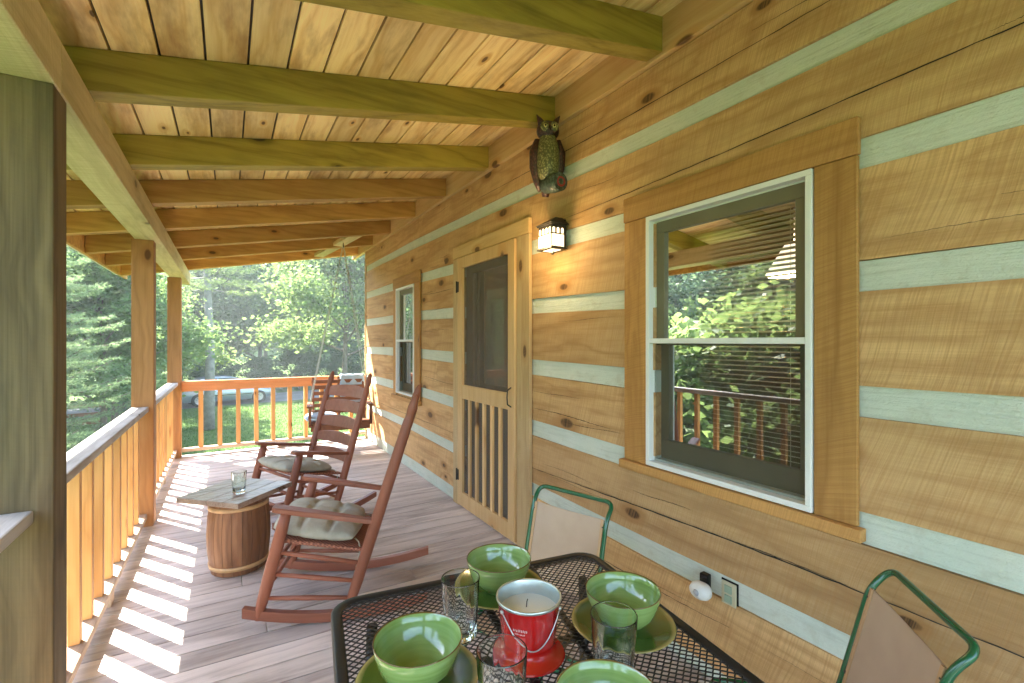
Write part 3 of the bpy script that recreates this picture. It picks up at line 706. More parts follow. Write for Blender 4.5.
def chair_cushion(ch, label, mirror=1):
    e = empty('seat_cushion', (0, 0, 0), 0, label, 'cushion', 'tufted cushions on the rocking chairs')
    m = Matrix.Translation(ch.location) @ Euler((0, 0, ch.rotation_euler.z)).to_matrix().to_4x4() @ Matrix.Translation((-.02, 0, .392)) @ Euler((0, -R_(11.5), 0)).to_matrix().to_4x4()
    e.matrix_world = m; e.location = m.to_translation(); e.rotation_euler = m.to_euler()
    o = cushion_mesh(.45, .49, .10, .8).build('pad', M['cushion'], e, weld=True)
    mb = MB()
    for u in (-1/3, 1/3):
        for v in (-1/3, 1/3): mb.ball((u*.225*.98, v*.245*.98, .064), (.009, .009, .004), 10, 6)
    mb.build('buttons', M['cushion'], e)
    mb = MB()
    for s in (-1, 1): mb.tube([(-.21, s*.17, .03), (-.235, s*.2, .028), (-.25, s*.235, .01), (-.255, s*.24, -.05), (-.25, s*.236, -.09)], .004, 6)
    mb.build('ties', M['cushion'], e)
    return e
r1 = rocker('nearer brown rocking chair, seen side on in front of the table', (.4387, 2.8725, 0), 2.764)
r2 = rocker('farther brown rocking chair with its ladder back showing, beyond the barrel table', (.4469, 4.2334, 0), 3.5399)
chair_cushion(r1, 'grey tufted cushion on the nearer rocking chair, seen from the side')
chair_cushion(r2, 'grey tufted cushion on the farther rocking chair beyond the barrel table')

# ------------------------------------------------------------------ barrel table
bt = empty('barrel_table', (.062, 3.507, 0), R_(4), 'small wooden keg with a square board top, between the rocking chairs and the railing', 'side table')
mb = MB(); ns = 20; Hh = .468
def br(z): t = z/Hh*2-1; return .154+.026*(1-t*t)
for i in range(ns):
    a0 = 2*PI*i/ns+.006; a1 = 2*PI*(i+1)/ns-.006; vs = []; zz = np.linspace(0.004, Hh, 9)
    for z in zz:
        r = br(z)
        for a, rr in ((a0, r), ((a0+a1)/2, r*1.003), (a1, r), (a1, r-.018), (a0, r-.018)): vs.append((rr*math.cos(a), rr*math.sin(a), z))
    n = len(zz)
    mb.add(vs, [(5*j+k, 5*j+(k+1) % 5, 5*j+5+(k+1) % 5, 5*j+5+k) for j in range(n-1) for k in range(5)]+[(0, 1, 2, 3, 4), (5*n-1, 5*n-2, 5*n-3, 5*n-4, 5*n-5)], rnd=(i*.137) % 1+.01)
mb.build('staves', M['barrel'], bt)
for z0, z1 in ((.035, .062), (.400, .424)):
    mb = MB(); prof = [(br(z0)+.001, z0), (br(z0)+.006, z0+.001), (br(z1)+.006, z1-.001), (br(z1)+.001, z1)]; mb.lathe(prof, 48); mb.build('hoop', M['hoop'], bt)
mb = MB(); mb.lathe([(0, Hh-.03), (.144, Hh-.03)], 32); mb.build('barrel_head', M['barrel'], bt)
mb = MB(); s_ = .228
bb = empty('x', (0, 0, 0)); bpy.data.objects.remove(bb)
for i in range(4):
    a = -s_+2*s_*i/4; b = a+2*s_/4-.0012
    c45, s45 = math.cos(R_(41)), math.sin(R_(41))
    pts = [(-s_, a), (s_, a), (s_, b), (-s_, b)]
    P = [(x*c45-y*s45-.012, x*s45+y*c45-.005) for x, y in pts]
    mb.prism(P, Hh+.001, Hh+.032, rnd=.13*i+.05)
mb.build('board_top', M['board'], bt, bevel=.003)

# ------------------------------------------------------------------ glasses
def tumbler(loc, r0, r1, h, flutes, label, group='clear drinking glasses', rz=0, depth=.07):
    prof_o = [(0, 0), (r0*.9, 0), (r0, .004), (r0*1.0, .02), (r0+(r1-r0)*.35, h*.35), (r0+(r1-r0)*.6, h*.6), (r0+(r1-r0)*.72, h*.72), (r0+(r1-r0)*.9, h*.9), (r1-.0002, h*.965), (r1, h-.003), (r1, h-.0012), (r1-.0006, h-.0002), (r1-.0014, h-.0002), (r1-.002, h-.0012), (r1-.0021, h-.003), (r1-.0023, h*.965)]
    prof_i = [(r0+(r1-r0)*.9-.0028, h*.9), (r0+(r1-r0)*.6-.0032, h*.6), (r0+(r1-r0)*.3-.0036, h*.3), (r0*.9, .02), (r0*.5, .013), (0, .012)]
    P = prof_o+prof_i; no = len(prof_o)
    def fn(a, i, z):
        if 1 <= i < no-10 and z < h*.74: return 1-depth*abs(math.sin(a*flutes/2))*(1-z/h)
        return 1
    mb = MB(); mb.lathe(P, 64, fn=fn); o = mb.build('drinking_glass', M['glass'], None, weld=True)
    o.location = loc; o.rotation_euler = (0, 0, rz)
    tag(o, label, 'glass', group); return o
TZ = .73
tumbler((.059, 3.408, .5005), .036, .043, .135, 12, 'patterned clear glass standing on the barrel table', depth=.06)
tumbler((.485, 1.045, TZ+.001), .040, .047, .145, 10, 'clear glass left of the red candle bucket, just behind the front left bowl')
tumbler((.437, .760, TZ+.001), .040, .048, .145, 10, 'clear glass at the front edge of the photo, in front of the red candle bucket')
tumbler((.697, .738, TZ+.001), .041, .049, .145, 10, 'clear glass in front of the right hand green bowl')
# ------------------------------------------------------------------ bowls and plates
def bowl(x, y, z, label, rz):
    prof = [(0, .004), (.034, .004), (.036, 0), (.041, 0), (.043, .006), (.062, .018), (.080, .042), (.089, .070), (.0925, .0888), (.0920, .0905), (.0900, .0895), (.0865, .070), (.077, .044), (.058, .022), (.035, .012), (0, .011)]
    mb = MB(); mb.lathe(prof, 72, fn=lambda a, i, zz: 1+.006*math.sin(2*a+x*9)*(zz/.09)); o = mb.build('bowl', M['bowl'], None, weld=True); o.location = (x, y, z); o.rotation_euler = (0, 0, rz)
    return tag(o, label, 'bowl', 'green glazed bowls on the table')
def plate(x, y, z, label, r=.128):
    prof = [(0, .003), (.052, .003), (.054, 0), (.058, 0), (.060, .004), (.09, .008), (r-.004, .0162), (r, .018), (r-.002, .0195), (r-.006, .0182), (.088, .0115), (.058, .0075), (0, .007)]
    mb = MB(); mb.lathe(prof, 72); o = mb.build('plate', M['plate'], None, weld=True); o.location = (x, y, z)
    return tag(o, label, 'plate', 'olive green plates under the bowls')
bl = [((.342, .948), 'green bowl at the front left corner of the table, left of the clear glasses', 'olive plate under the front left bowl'),
      ((.669, 1.180), 'green bowl farthest from the viewer, behind the red candle bucket', 'olive plate under the farthest bowl behind the red candle bucket'),
      ((.850, .868), 'green bowl on the right of the table beside the wall', 'olive plate under the right hand bowl beside the wall'),
      ((.573, .622), 'green bowl cut off by the bottom edge of the photo', 'olive plate under the bowl cut off by the bottom edge')]
for (x, y), lb, lp in bl:
    plate(x, y, TZ+.001, lp); bowl(x, y, TZ+.001+.0078, lb, x*7)
# ------------------------------------------------------------------ candle bucket
cbk = empty('candle_bucket', (.595, .91, TZ+.001), 0, 'red enamelled bucket holding a white candle, in the middle of the table', 'candle')
mb = MB(); mb.lathe([(0, .002), (.060, .002), (.060, .0), (.082, .0), (.084, .003), (.080, .006), (.066, .012), (.058, .022), (.056, .030), (.060, .033), (.0605, .036), (.0725, .126), (.0742, .127)], 64); mb.build('pail', M['red'], cbk, weld=True)
mb = MB(); mb.lathe([(.0742, .127), (.0758, .130), (.0752, .134), (.0725, .1345), (.0710, .131), (.0665, .095)], 64); mb.build('tin_rim', M['tin'], cbk)
mb = MB(); mb.lathe([(0, .1005), (.045, .1), (.0674, .1012)], 48); mb.build('wax', M['wax'], cbk)
mb = MB(); mb.tube([(.0, .01, .1), (.002, .011, .112), (.005, .012, .117)], .0012, 6); mb.build('wick', M['iron'], cbk)
pts = []
va = math.atan2(-.91, -.595)+.15
for i in range(25):
    t = i/24; a = va+(t-.5)*2.15; z = .118-.072*math.sin(PI*t)**1.2; r = .0605+(.0725-.0605)*(z-.036)/.09+.0028+.004*math.sin(PI*t)
    pts.append((r*math.cos(a), r*math.sin(a), z))
mb = MB(); mb.tube(pts, .0013, 6)
for q in (pts[0], pts[-1]): mb.ball(q, .0045, 10, 6)
mb.build('wire_handle', M['tin'], cbk)
# printed label: a paler red square with a few white printed strokes above it
def curvedpatch(a0, a1, z0, z1, mat, name, off=.0006, n=10):
    mb = MB(); vs = []
    for i in range(n+1):
        a = a0+(a1-a0)*i/n
        for z in (z0, z1): r = .0605+(.0725-.0605)*(z-.036)/.09+off; vs.append((r*math.cos(a), r*math.sin(a), z))
    mb.add(vs, [(2*i, 2*i+2, 2*i+3, 2*i+1) for i in range(n)], 0, True); mb.build(name, mat, cbk, fix=False)
la = va-.42
curvedpatch(la-.16, la+.16, .050, .074, M['labelred'], 'printed_square')
lp = MB(); rs = random.Random(3)
for row, (z0, hh, a0, a1, nst) in enumerate(((.086, .007, -.26, .24, 9), (.0785, .004, -.2, .16, 8))):
    for i in range(nst):
        aa = la+a0+(a1-a0)*i/nst; wdt = (a1-a0)/nst*.5; z = z0+rs.uniform(-.0008, .0008); vs = []
        for (da, dz) in ((0, 0), (wdt, 0), (wdt+.01, hh*rs.uniform(.5, 1)), (.01, hh*rs.uniform(.5, 1))):
            zz = z+dz; r = .0605+.012*(zz-.036)/.09+.0006; vs.append((r*math.cos(aa+da), r*math.sin(aa+da), zz))
        lp.add(vs, [(0, 1, 2, 3)])
lp.build('printed_lettering', M['labelwhite'], cbk, fix=False)

# ------------------------------------------------------------------ patio table
pt = empty('patio_table', (.548, .565, 0), R_(-8.3), 'black metal mesh patio table laid with green bowls and glasses', 'table')
TW, TL = .84, 1.52; hx, hy = TW/2, TL/2; rc = .07
def rrect(hx, hy, rc, n=8):
    out = []
    for cx, cy, a0 in ((hx-rc, hy-rc, 0), (-hx+rc, hy-rc, 90), (-hx+rc, -hy+rc, 180), (hx-rc, -hy+rc, 270)):
        for i in range(n+1): a = R_(a0+90*i/n); out.append((cx+rc*math.cos(a), cy+rc*math.sin(a)))
    return out
def inside(x, y, m=0): 
    ax, ay = abs(x), abs(y)
    if ax > hx-m or ay > hy-m: return False
    if ax > hx-rc and ay > hy-rc: return math.hypot(ax-hx+rc, ay-hy+rc) <= rc-m
    return True
mb = MB(); po = rrect(hx, hy, rc); pi_ = rrect(hx-.028, hy-.028, rc-.02); n = len(po)
prof = [(po, .7270), (rrect(hx-.006, hy-.006, rc-.004), .7315), (rrect(hx-.020, hy-.020, rc-.014), .7300), (pi_, .7265), (pi_, .7215), (rrect(hx-.003, hy-.003, rc), .700), (po, .703)]
vs = []; m_ = len(prof)
for k in range(n):
    for P, z in prof: vs.append((P[k][0], P[k][1], z))
mb.add(vs, [(m_*k+j, m_*k+(j+1) % m_, m_*((k+1) % n)+(j+1) % m_, m_*((k+1) % n)+j) for k in range(n) for j in range(m_)], 0, True)
mb.build('rim', M['black'], pt)
# expanded metal mesh: zigzag strands joined at the diamonds' ends
mb = MB(); cw, chh = .0215, .0098; st = .0032; y = -hy+.02; row = 0
def strand(p, q): mb.bar((p[0], p[1], .7262), (q[0], q[1], .7262), st, .0016)
j = 0
while y < hy-.02:
    x = -hx+.02+(0 if row % 2 == 0 else 0)
    i = 0
    while x < hx-.02:
        up = (i+row) % 2 == 0
        p = (x, y+(chh*.42 if up else -chh*.42)); q = (x+cw/2, y+(-chh*.42 if up else chh*.42))
        if inside(*p, m=.018) and inside(*q, m=.018): strand(p, q)
        x += cw/2; i += 1
    y += chh; row += 1
mb.build('mesh_top', M['black'], pt)
mb = MB()
for yy in (-.38, 0.0, .38): mb.bar((-hx+.02, yy, .712), (hx-.02, yy, .712), .022, .012)
mb.bar((-.012, -hy+.02, .7005), (-.012, hy-.02, .7005), .022, .010); mb.bar((.10, .05, .7115), (.19, hy-.03, .7115), .016, .012)
mb.build('underframe', M['black'], pt, bevel=.002)
for sx in (-1, 1):
    for sy in (-1, 1):
        mb = MB(); mb.tube([(sx*(hx-.10), sy*(hy-.12), .705), (sx*(hx-.09), sy*(hy-.11), .4), (sx*(hx-.05), sy*(hy-.07), .05), (sx*(hx-.04), sy*(hy-.06), .004)], .014, 12); mb.build('leg', M['black'], pt)

# ------------------------------------------------------------------ folding patio chairs
def fillet(pts, r, n=6):
    out = [Vector(pts[0])]
    for i in range(1, len(pts)-1):
        a, b, c = Vector(pts[i-1]), Vector(pts[i]), Vector(pts[i+1]); u = (a-b).normalized(); v = (c-b).normalized()
        rr = min(r, (a-b).length*.49, (c-b).length*.49); p, q = b+u*rr, b+v*rr
        for k in range(n+1): t = k/n; out.append(p*(1-t)**2+b*2*t*(1-t)+q*t*t)
    out.append(Vector(pts[-1])); return out
def patio_chair(c, rz, label):
    # local: +x facing, y lateral; origin on the floor beneath the back panel's top
    e = empty('patio_chair', (c[0], c[1], 0), rz, label, 'chair', 'green tube patio chairs with tan slings')
    h = .185
    for nm in ('x',):
        pts = [(.27, -h, .42), (.14, -h, .44), (.0, -h, .73), (-.055, -h-.003, .782), (-.055, h+.003, .782), (.0, h, .73), (.14, h, .44), (.27, h, .42)]
        mb = MB(); mb.tube(fillet([(.40, -h, .012), (.44, -h, .37), (.085, -h, .385), (-.002, -h, .725), (-.058, -h-.004, .785), (-.058, h+.004, .785), (-.002, h, .725), (.085, h, .385), (.44, h, .37), (.40, h, .012)], .045), .0095, 14); mb.build('back_frame', M['tubeg'], e)
    mb = MB(); mb.tube(fillet([(.42, -h+.022, .355), (-.10, -h+.022, .012), (-.10, h-.022, .012), (.42, h-.022, .355)], .05), .0095, 12); mb.build('leg_frame', M['tubeg'], e)
    # sling: back panel, slightly dished, with hem strips
    mb = MB(); nu, nv = 12, 14; F, B = [], []
    def pp(u, v):
        y = (u*2-1)*(h-.012); z = .42+(.728-.42)*v; x = .085-.087*(z-.385)/.34-.018*math.sin(PI*u)*(.4+.6*math.sin(PI*v)); z += -.006*math.sin(PI*u)*(v > .99)
        return x, y, z
    for s in (0, 1):
        vs = []
        for j in range(nv+1):
            for i in range(nu+1): x, y, z = pp(i/nu, j/nv); vs.append((x-.0025*s, y, z))
        mb.add(vs, [(j*(nu+1)+i, j*(nu+1)+i+1, (j+1)*(nu+1)+i+1, (j+1)*(nu+1)+i) for j in range(nv) for i in range(nu)], 0, True)
    mb.build('back_panel', M['sling'], e, fix=False)
    for s in (-1, 1):
        mb = MB(); mb.bar((-.001, s*(h-.016), .728), (.075, s*(h-.016), .42), .012, .006); mb.build('hem_strip', M['hem'], e, bevel=.001)
        for z in (.70, .47):
            x = .085-.087*(z-.385)/.34; mb = MB(); mb.tube([(x, s*(h-.014), z), (x, s*h, z)], .0055, 8); mb.build('rivet', M['iron'], e)
    mb = MB(); vs = []
    for s in (0, 1):
        vs = []
        for i in range(11):
            t = i/10; x = .085+.345*t; z = .386-.012*t-.016*math.sin(PI*t)
            vs += [(x, -h+.01, z-.002*s), (x, h-.01, z-.002*s)]
        mb.add(vs, [(2*i, 2*i+1, 2*i+3, 2*i+2) for i in range(10)], 0, True)
    mb.build('seat_panel', M['sling'], e, fix=False)
    return e
M['hem'] = plain('sling_hem', S(186, 150, 112), .6)
ka, kb = (1.185, 1.736), (1.284, 1.433); cx, cy = (ka[0]+kb[0])/2, (ka[1]+kb[1])/2
c1 = patio_chair((1.245, 1.60), math.atan2(-.31, -.95), 'green tube chair with tan sling back behind the table, between table and screen door')
c2 = patio_chair((1.485, .515), math.atan2(.727, -.687), 'green tube chair with tan sling back at the lower right, against the wall')
HZ = .003
# ------------------------------------------------------------------ owl, lantern, outlet
owl = empty('owl_decoy', (W-.105, 2.35, 2.37), R_(246), 'painted owl decoy with mottled breast and brown wings, high on the wall below the rafter', 'owl figure')
mb = MB()
prof = [(0, .055), (.045, .06), (.068, .10), (.078, .16), (.078, .22), (.070, .28), (.058, .315), (.05, .335)]
mb.lathe([(r, z) for r, z in prof], 28, fn=lambda a, i, z: 1-.08*abs(math.sin(a))); mb.build('body', M['owlbody'], owl)
mb = MB(); mb.ball((0.004, 0, .365), (.062, .070, .060), 24, 14)
mb.ball((.034, 0, .362), (.036, .056, .048), 18, 10)
mb.build('head', M['owlwing'], owl)
for s in (-1, 1):
    mb = MB(); mb.tube([(.012, s*.036, .395), (.018, s*.052, .425), (.022, s*.072, .455)], [.026, .016, .002], 10); mb.build('ear_tuft', M['owlwing'], owl)
    mb = MB(); q = Euler((0, 0, 0)).to_matrix(); mb.lathe([(0, .0), (.012, .001), (.024, -.002), (.030, -.009)], 20, c=(.069, s*.027, .370), axis='X'); mb.build('face_disc', M['owlbody'], owl)
    mb = MB(); mb.ball((.066, s*.027, .372), (.009, .0125, .0125), 14, 8); ey = mb.build('eye', M['yellow'], owl)
    mb = MB(); mb.ball((.0725, s*.027, .372), (.004, .007, .007), 12, 8); pu = mb.build('pupil', M['eyeblk'], owl); pu.parent = ey
    mb = MB(); mb.tube([(-.004, s*.058, .31), (-.008, s*.076, .24), (-.018, s*.074, .15), (-.03, s*.058, .06), (-.035, s*.045, .005)], [.024, .036, .036, .024, .008], 14); mb.build('wing', M['owlwing'], owl)
mb = MB(); mb.tube([(.068, 0, .362), (.084, 0, .352), (.082, 0, .336)], [.010, .007, .001], 8); mb.build('beak', M['eyeblk'], owl)
mb = MB(); mb.tube([(-.04, 0, .10), (-.055, 0, .03), (-.07, 0, -.015)], [.04, .032, .02], 12); mb.build('tail', M['owlwing'], owl)
mb = MB(); mb.tube([(-.03, -.01, .045), (.03, .03, .040), (.085, .062, .034)], [.050, .058, .054], 24); st_ = mb.build('perch_stump', M['owlstump'], owl)
mb = MB(); d_ = Vector((.048, .02, -.002)).normalized(); p0 = Vector((.085, .062, .034))+d_*.001
mb.tube([p0, p0+d_*.003], [.031, .031], 24); rg = mb.build('painted_ring', M['redp'], owl)
mb = MB(); mb.tube([p0+d_*.0031, p0+d_*.006], [.019, .017], 20); mb.build('stump_heart', M['owlstump'], owl)
mb = MB(); mb.bar((-.03, 0, .14), (-.03-.105*.743/.743, .0, .14), .05, .04); mb.build('wall_bracket', M['iron'], owl)

lan = empty('wall_lantern', (W, 2.35, 2.0), PI, 'small lit black lantern with arched panes on the wall between door and window', 'wall lamp')
# local +x points out of the wall
mb = MB(); mb.box((.001, -.05, .02), (.014, .05, .20)); mb.build('back_plate', M['iron'], lan, bevel=.003)
hw, dp = .068, .125; z0, z1 = .02, .155
fr2 = MB()
fr2.box((.014, -hw, z0), (dp, hw, z1)); fr2.box((.014, -hw-.008, z0-.009), (dp+.008, hw+.008, z0-.0005)); fr2.box((.014, -hw-.008, z1+.0005), (dp+.008, hw+.008, z1+.009))
fr2.build('frame', M['iron'], lan, bevel=.0015)
gl = MB()
def lights(o, u, w_, n, nr):
    # o corner at z=0, u unit vector along the side, nr outward normal: n lower panes with arch-headed lights above
    o, u, nr = Vector(o), Vector(u), Vector(nr); cell = w_/n
    def poly(pts): gl.add([o+u*a+Vector((0, 0, z))+nr*.0012 for a, z in pts], [tuple(range(len(pts)))])
    for i in range(n):
        a0, a1 = i*cell+.004, (i+1)*cell-.004
        poly([(a0 if i == 0 else a0-.002, z0+.006), (a1+.002 if i < n-1 else a1, z0+.006), (a1+.002 if i < n-1 else a1, .098), (a0 if i == 0 else a0-.002, .098)])
        m0, m1 = a0+.003, a1-.003; c = (m0+m1)/2; r = (m1-m0)/2
        poly([(m0, .106), (m1, .106)]+[(c+r*math.cos(t*PI/10), .130+r*math.sin(t*PI/10)) for t in range(11)])
lights((dp, -hw, 0), (0, 1, 0), 2*hw, 4, (1, 0, 0)); lights((.03, -hw, 0), (1, 0, 0), dp-.03, 3, (0, -1, 0)); lights((.03, hw, 0), (1, 0, 0), dp-.03, 3, (0, 1, 0))
gl.build('glass', M['lampglass'], lan, fix=False)
mb = MB(); mb.box((.04, -hw+.02, z0-.011), (dp-.02, hw-.02, z0-.0095)); mb.build('bottom_glass', M['lampglass'], lan)
mb = MB(); mb.add([(.0, -hw-.016, z1+.008), (dp+.018, -hw-.016, z1+.008), (dp+.018, hw+.016, z1+.008), (.0, hw+.016, z1+.008), (.0, -.012, z1+.062), (.055, -.012, z1+.062), (.055, .012, z1+.062), (.0, .012, z1+.062)],
                  [(3, 2, 1, 0), (4, 5, 6, 7), (0, 1, 5, 4), (1, 2, 6, 5), (2, 3, 7, 6), (3, 0, 4, 7)]); mb.build('roof', M['iron'], lan, bevel=.002)
mb = MB(); mb.tube([(.06, 0, z0-.012), (.06, 0, z0-.028), (.075, 0, z0-.032)], .004, 8); mb.build('switch_stem', M['iron'], lan)
def lamp(name, loc, energy, col, size=.03, **k):
    l = bpy.data.lights.new(name, 'POINT'); l.energy = energy; l.color = col; l.shadow_soft_size = size
    o = bpy.data.objects.new(name, l); COL.objects.link(o); o.location = loc; return o
lamp('lantern_bulb', (W-.20, 2.35, 2.03), 1.1, (1, .7, .34), .05)

ou = empty('wall_outlet', (W+.010, 1.204, .40), PI, 'small beige power outlet with a cover, set in the pale chinking below the window', 'outlet')
mb = MB(); mb.box((.0, -.038, -.048), (.006, .038, .055)); mb.build('gasket', M['eyeblk'], ou, bevel=.002)
mb = MB(); mb.box((.0061, -.033, -.044), (.014, .033, .05)); mb.build('cover_plate', M['outlet'], ou, bevel=.003)
mb = MB(); mb.box((.0141, -.017, -.034), (.020, .017, -.002)); mb.box((.0141, -.017, .006), (.020, .017, .038)); mb.build('sockets', plain('socket_face', S(150, 170, 150), .4), ou, bevel=.003)
af = empty('air_freshener', (W-.012, 1.285, .40), PI, 'rounded white plug in air freshener beside the power outlet', 'air freshener')
mb = MB(); mb.lathe([(.002, .03), (.030, .034), (.040, .05), (.042, .065), (.036, .082), (.022, .090), (0.0, .092)], 28, axis='X', fn=lambda a, i, z: 1+.16*math.cos(2*a)); mb.build('housing', M['white'], af)
mb = MB(); mb.box((.004, -.028, -.02), (.034, .010, .058)); mb.build('plug', M['eyeblk'], af, bevel=.004)
mb = MB(); mb.lathe([(.010, .0905), (.0135, .093), (.008, .0945), (0, .0945)], 16, axis='X'); mb.build('vent', plain('grey_plastic', S(180, 184, 196), .4), af)

# ------------------------------------------------------------------ porch swing
sw_ = empty('porch_swing', (1.28, 6.55, 0), R_(-98), 'brown slatted porch swing hanging by chains at the far end of the porch', 'porch swing')
mb = MB(); hwid = .36
for i in range(6):
    x = .20-.075*i; mb.bar((x, -hwid, .405-.006*i), (x, hwid, .405-.006*i), .06, .02)
mb.build('seat_slats', M['swing'], sw_, bevel=.003)
mb = MB(); mb.box((.20, -hwid, .31), (.235, hwid, .392)); mb.box((-.22, -hwid, .29), (-.19, hwid, .36)); mb.build('seat_rails', M['swing'], sw_, bevel=.003)
mb = MB()
for i in range(6):
    z = .50+.078*i; mb.bar((-.215-.04*i, -hwid+.01, z), (-.215-.04*i, hwid-.01, z), .016, .05)
mb.build('back_slats', M['swing'], sw_, bevel=.003)
mb = MB()
for y in (-hwid+.03, 0, hwid-.03): mb.bar((-.20, y, .33), (-.245-.2, y, .95), .03, .03)
mb.build('back_posts', M['swing'], sw_, bevel=.003)
for s in (-1, 1):
    mb = MB(); mb.bar((-.26, s*(hwid+.01), .62), (.24, s*(hwid+.01), .62), .07, .022); mb.build('armrest', M['swing'], sw_, bevel=.004)
    mb = MB(); mb.bar((.20, s*(hwid+.01), .36), (.20, s*(hwid+.01), .608), .035, .035); mb.build('arm_post', M['swing'], sw_, bevel=.003)
# chains gather to one hook under the brace
hook = Vector((1.30, 6.45, rb(1.3)+.0)); inv = Matrix.LocRotScale(sw_.location, sw_.rotation_euler, None).inverted(); hk = inv @ hook
def chain(p, q, name='chain'):
    p, q = Vector(p), Vector(q); L = (q-p).length; n = int(L/.042); d = (q-p).normalized(); mb = MB()
    u0 = d.orthogonal().normalized(); v0 = d.cross(u0)
    for i in range(n):
        c_ = p+d*(L*(i+.5)/n); sd = u0 if i % 2 else v0
        pts = [c_+d*.026*math.cos(a)+sd*.010*math.sin(a) for a in [2*PI*k/8 for k in range(8)]]
        mb.tube(pts, .0026, 5, closed=True)
    mb.build(name, M['tin'], sw_)
for s in (-1, 1):
    for x in (.20, -.24): chain((x, s*(hwid+.01), .633), hk)
mb = MB(); mb.tube([hk+Vector((0, 0, .04)), hk, hk+Vector((.015, 0, -.03)), hk+Vector((0, 0, -.045))], .006, 8); mb.build('hook', M['iron'], sw_)
tw = empty('blue_towel', (1.28, 6.55, 0), R_(-98), 'pale blue cloth draped over the right end of the porch swing back', 'cloth')
mb = MB(); vs = []; nn = 16
path = [(-.375, .58), (-.395, .72), (-.425, .90), (-.44, .962), (-.462, .975), (-.482, .96), (-.478, .85), (-.46, .7)]
for (x, z) in path:
    for i in range(nn+1): y = .02+.33*i/nn; vs.append((x+.014+.006*math.sin(i*.9), y, z+.01+.004*math.sin(i*1.3)))
vs2 = [(x-.006, y, z-.004) for x, y, z in vs]
f_ = [(j*(nn+1)+i, j*(nn+1)+i+1, (j+1)*(nn+1)+i+1, (j+1)*(nn+1)+i) for j in range(len(path)-1) for i in range(nn)]
mb.add(vs, f_, 0, True)
o = mb.build('cloth', M['blueclo'], tw, fix=False); sf = o.modifiers.new('s', 'SOLIDIFY'); sf.thickness = .006
cu = empty('swing_cushion', (1.28, 6.55, 0), R_(-98), 'pale blue cushion on the seat of the porch swing, hanging over its left end', 'cushion')
mb = cushion_mesh(.46, .40, .09, .3, 2); mb.v = [(x+.0, y-.235, z+.418+.0*x) for x, y, z in mb.v]; mb.build('pad', M['blueclo'], cu, weld=True)

# ------------------------------------------------------------------ pendant lamp inside the room
pl_ = empty('pendant_lamp', (2.8, 1.48, 2.6), 0, 'lit cream pendant lampshade glowing behind the blinds of the large window', 'lamp')
mb = MB(); mb.lathe([(.045, -.58), (.15, -.76), (.152, -.765)], 32); mb.build('lamp_shade', M['shade'], pl_)
mb = MB(); mb.tube([(0, 0, -.001), (0, 0, -.6)], .004, 6); mb.build('cord', M['iron'], pl_)
lamp('pendant_bulb', (2.8, 1.48, 1.9), 14, (1, .8, .55), .05)

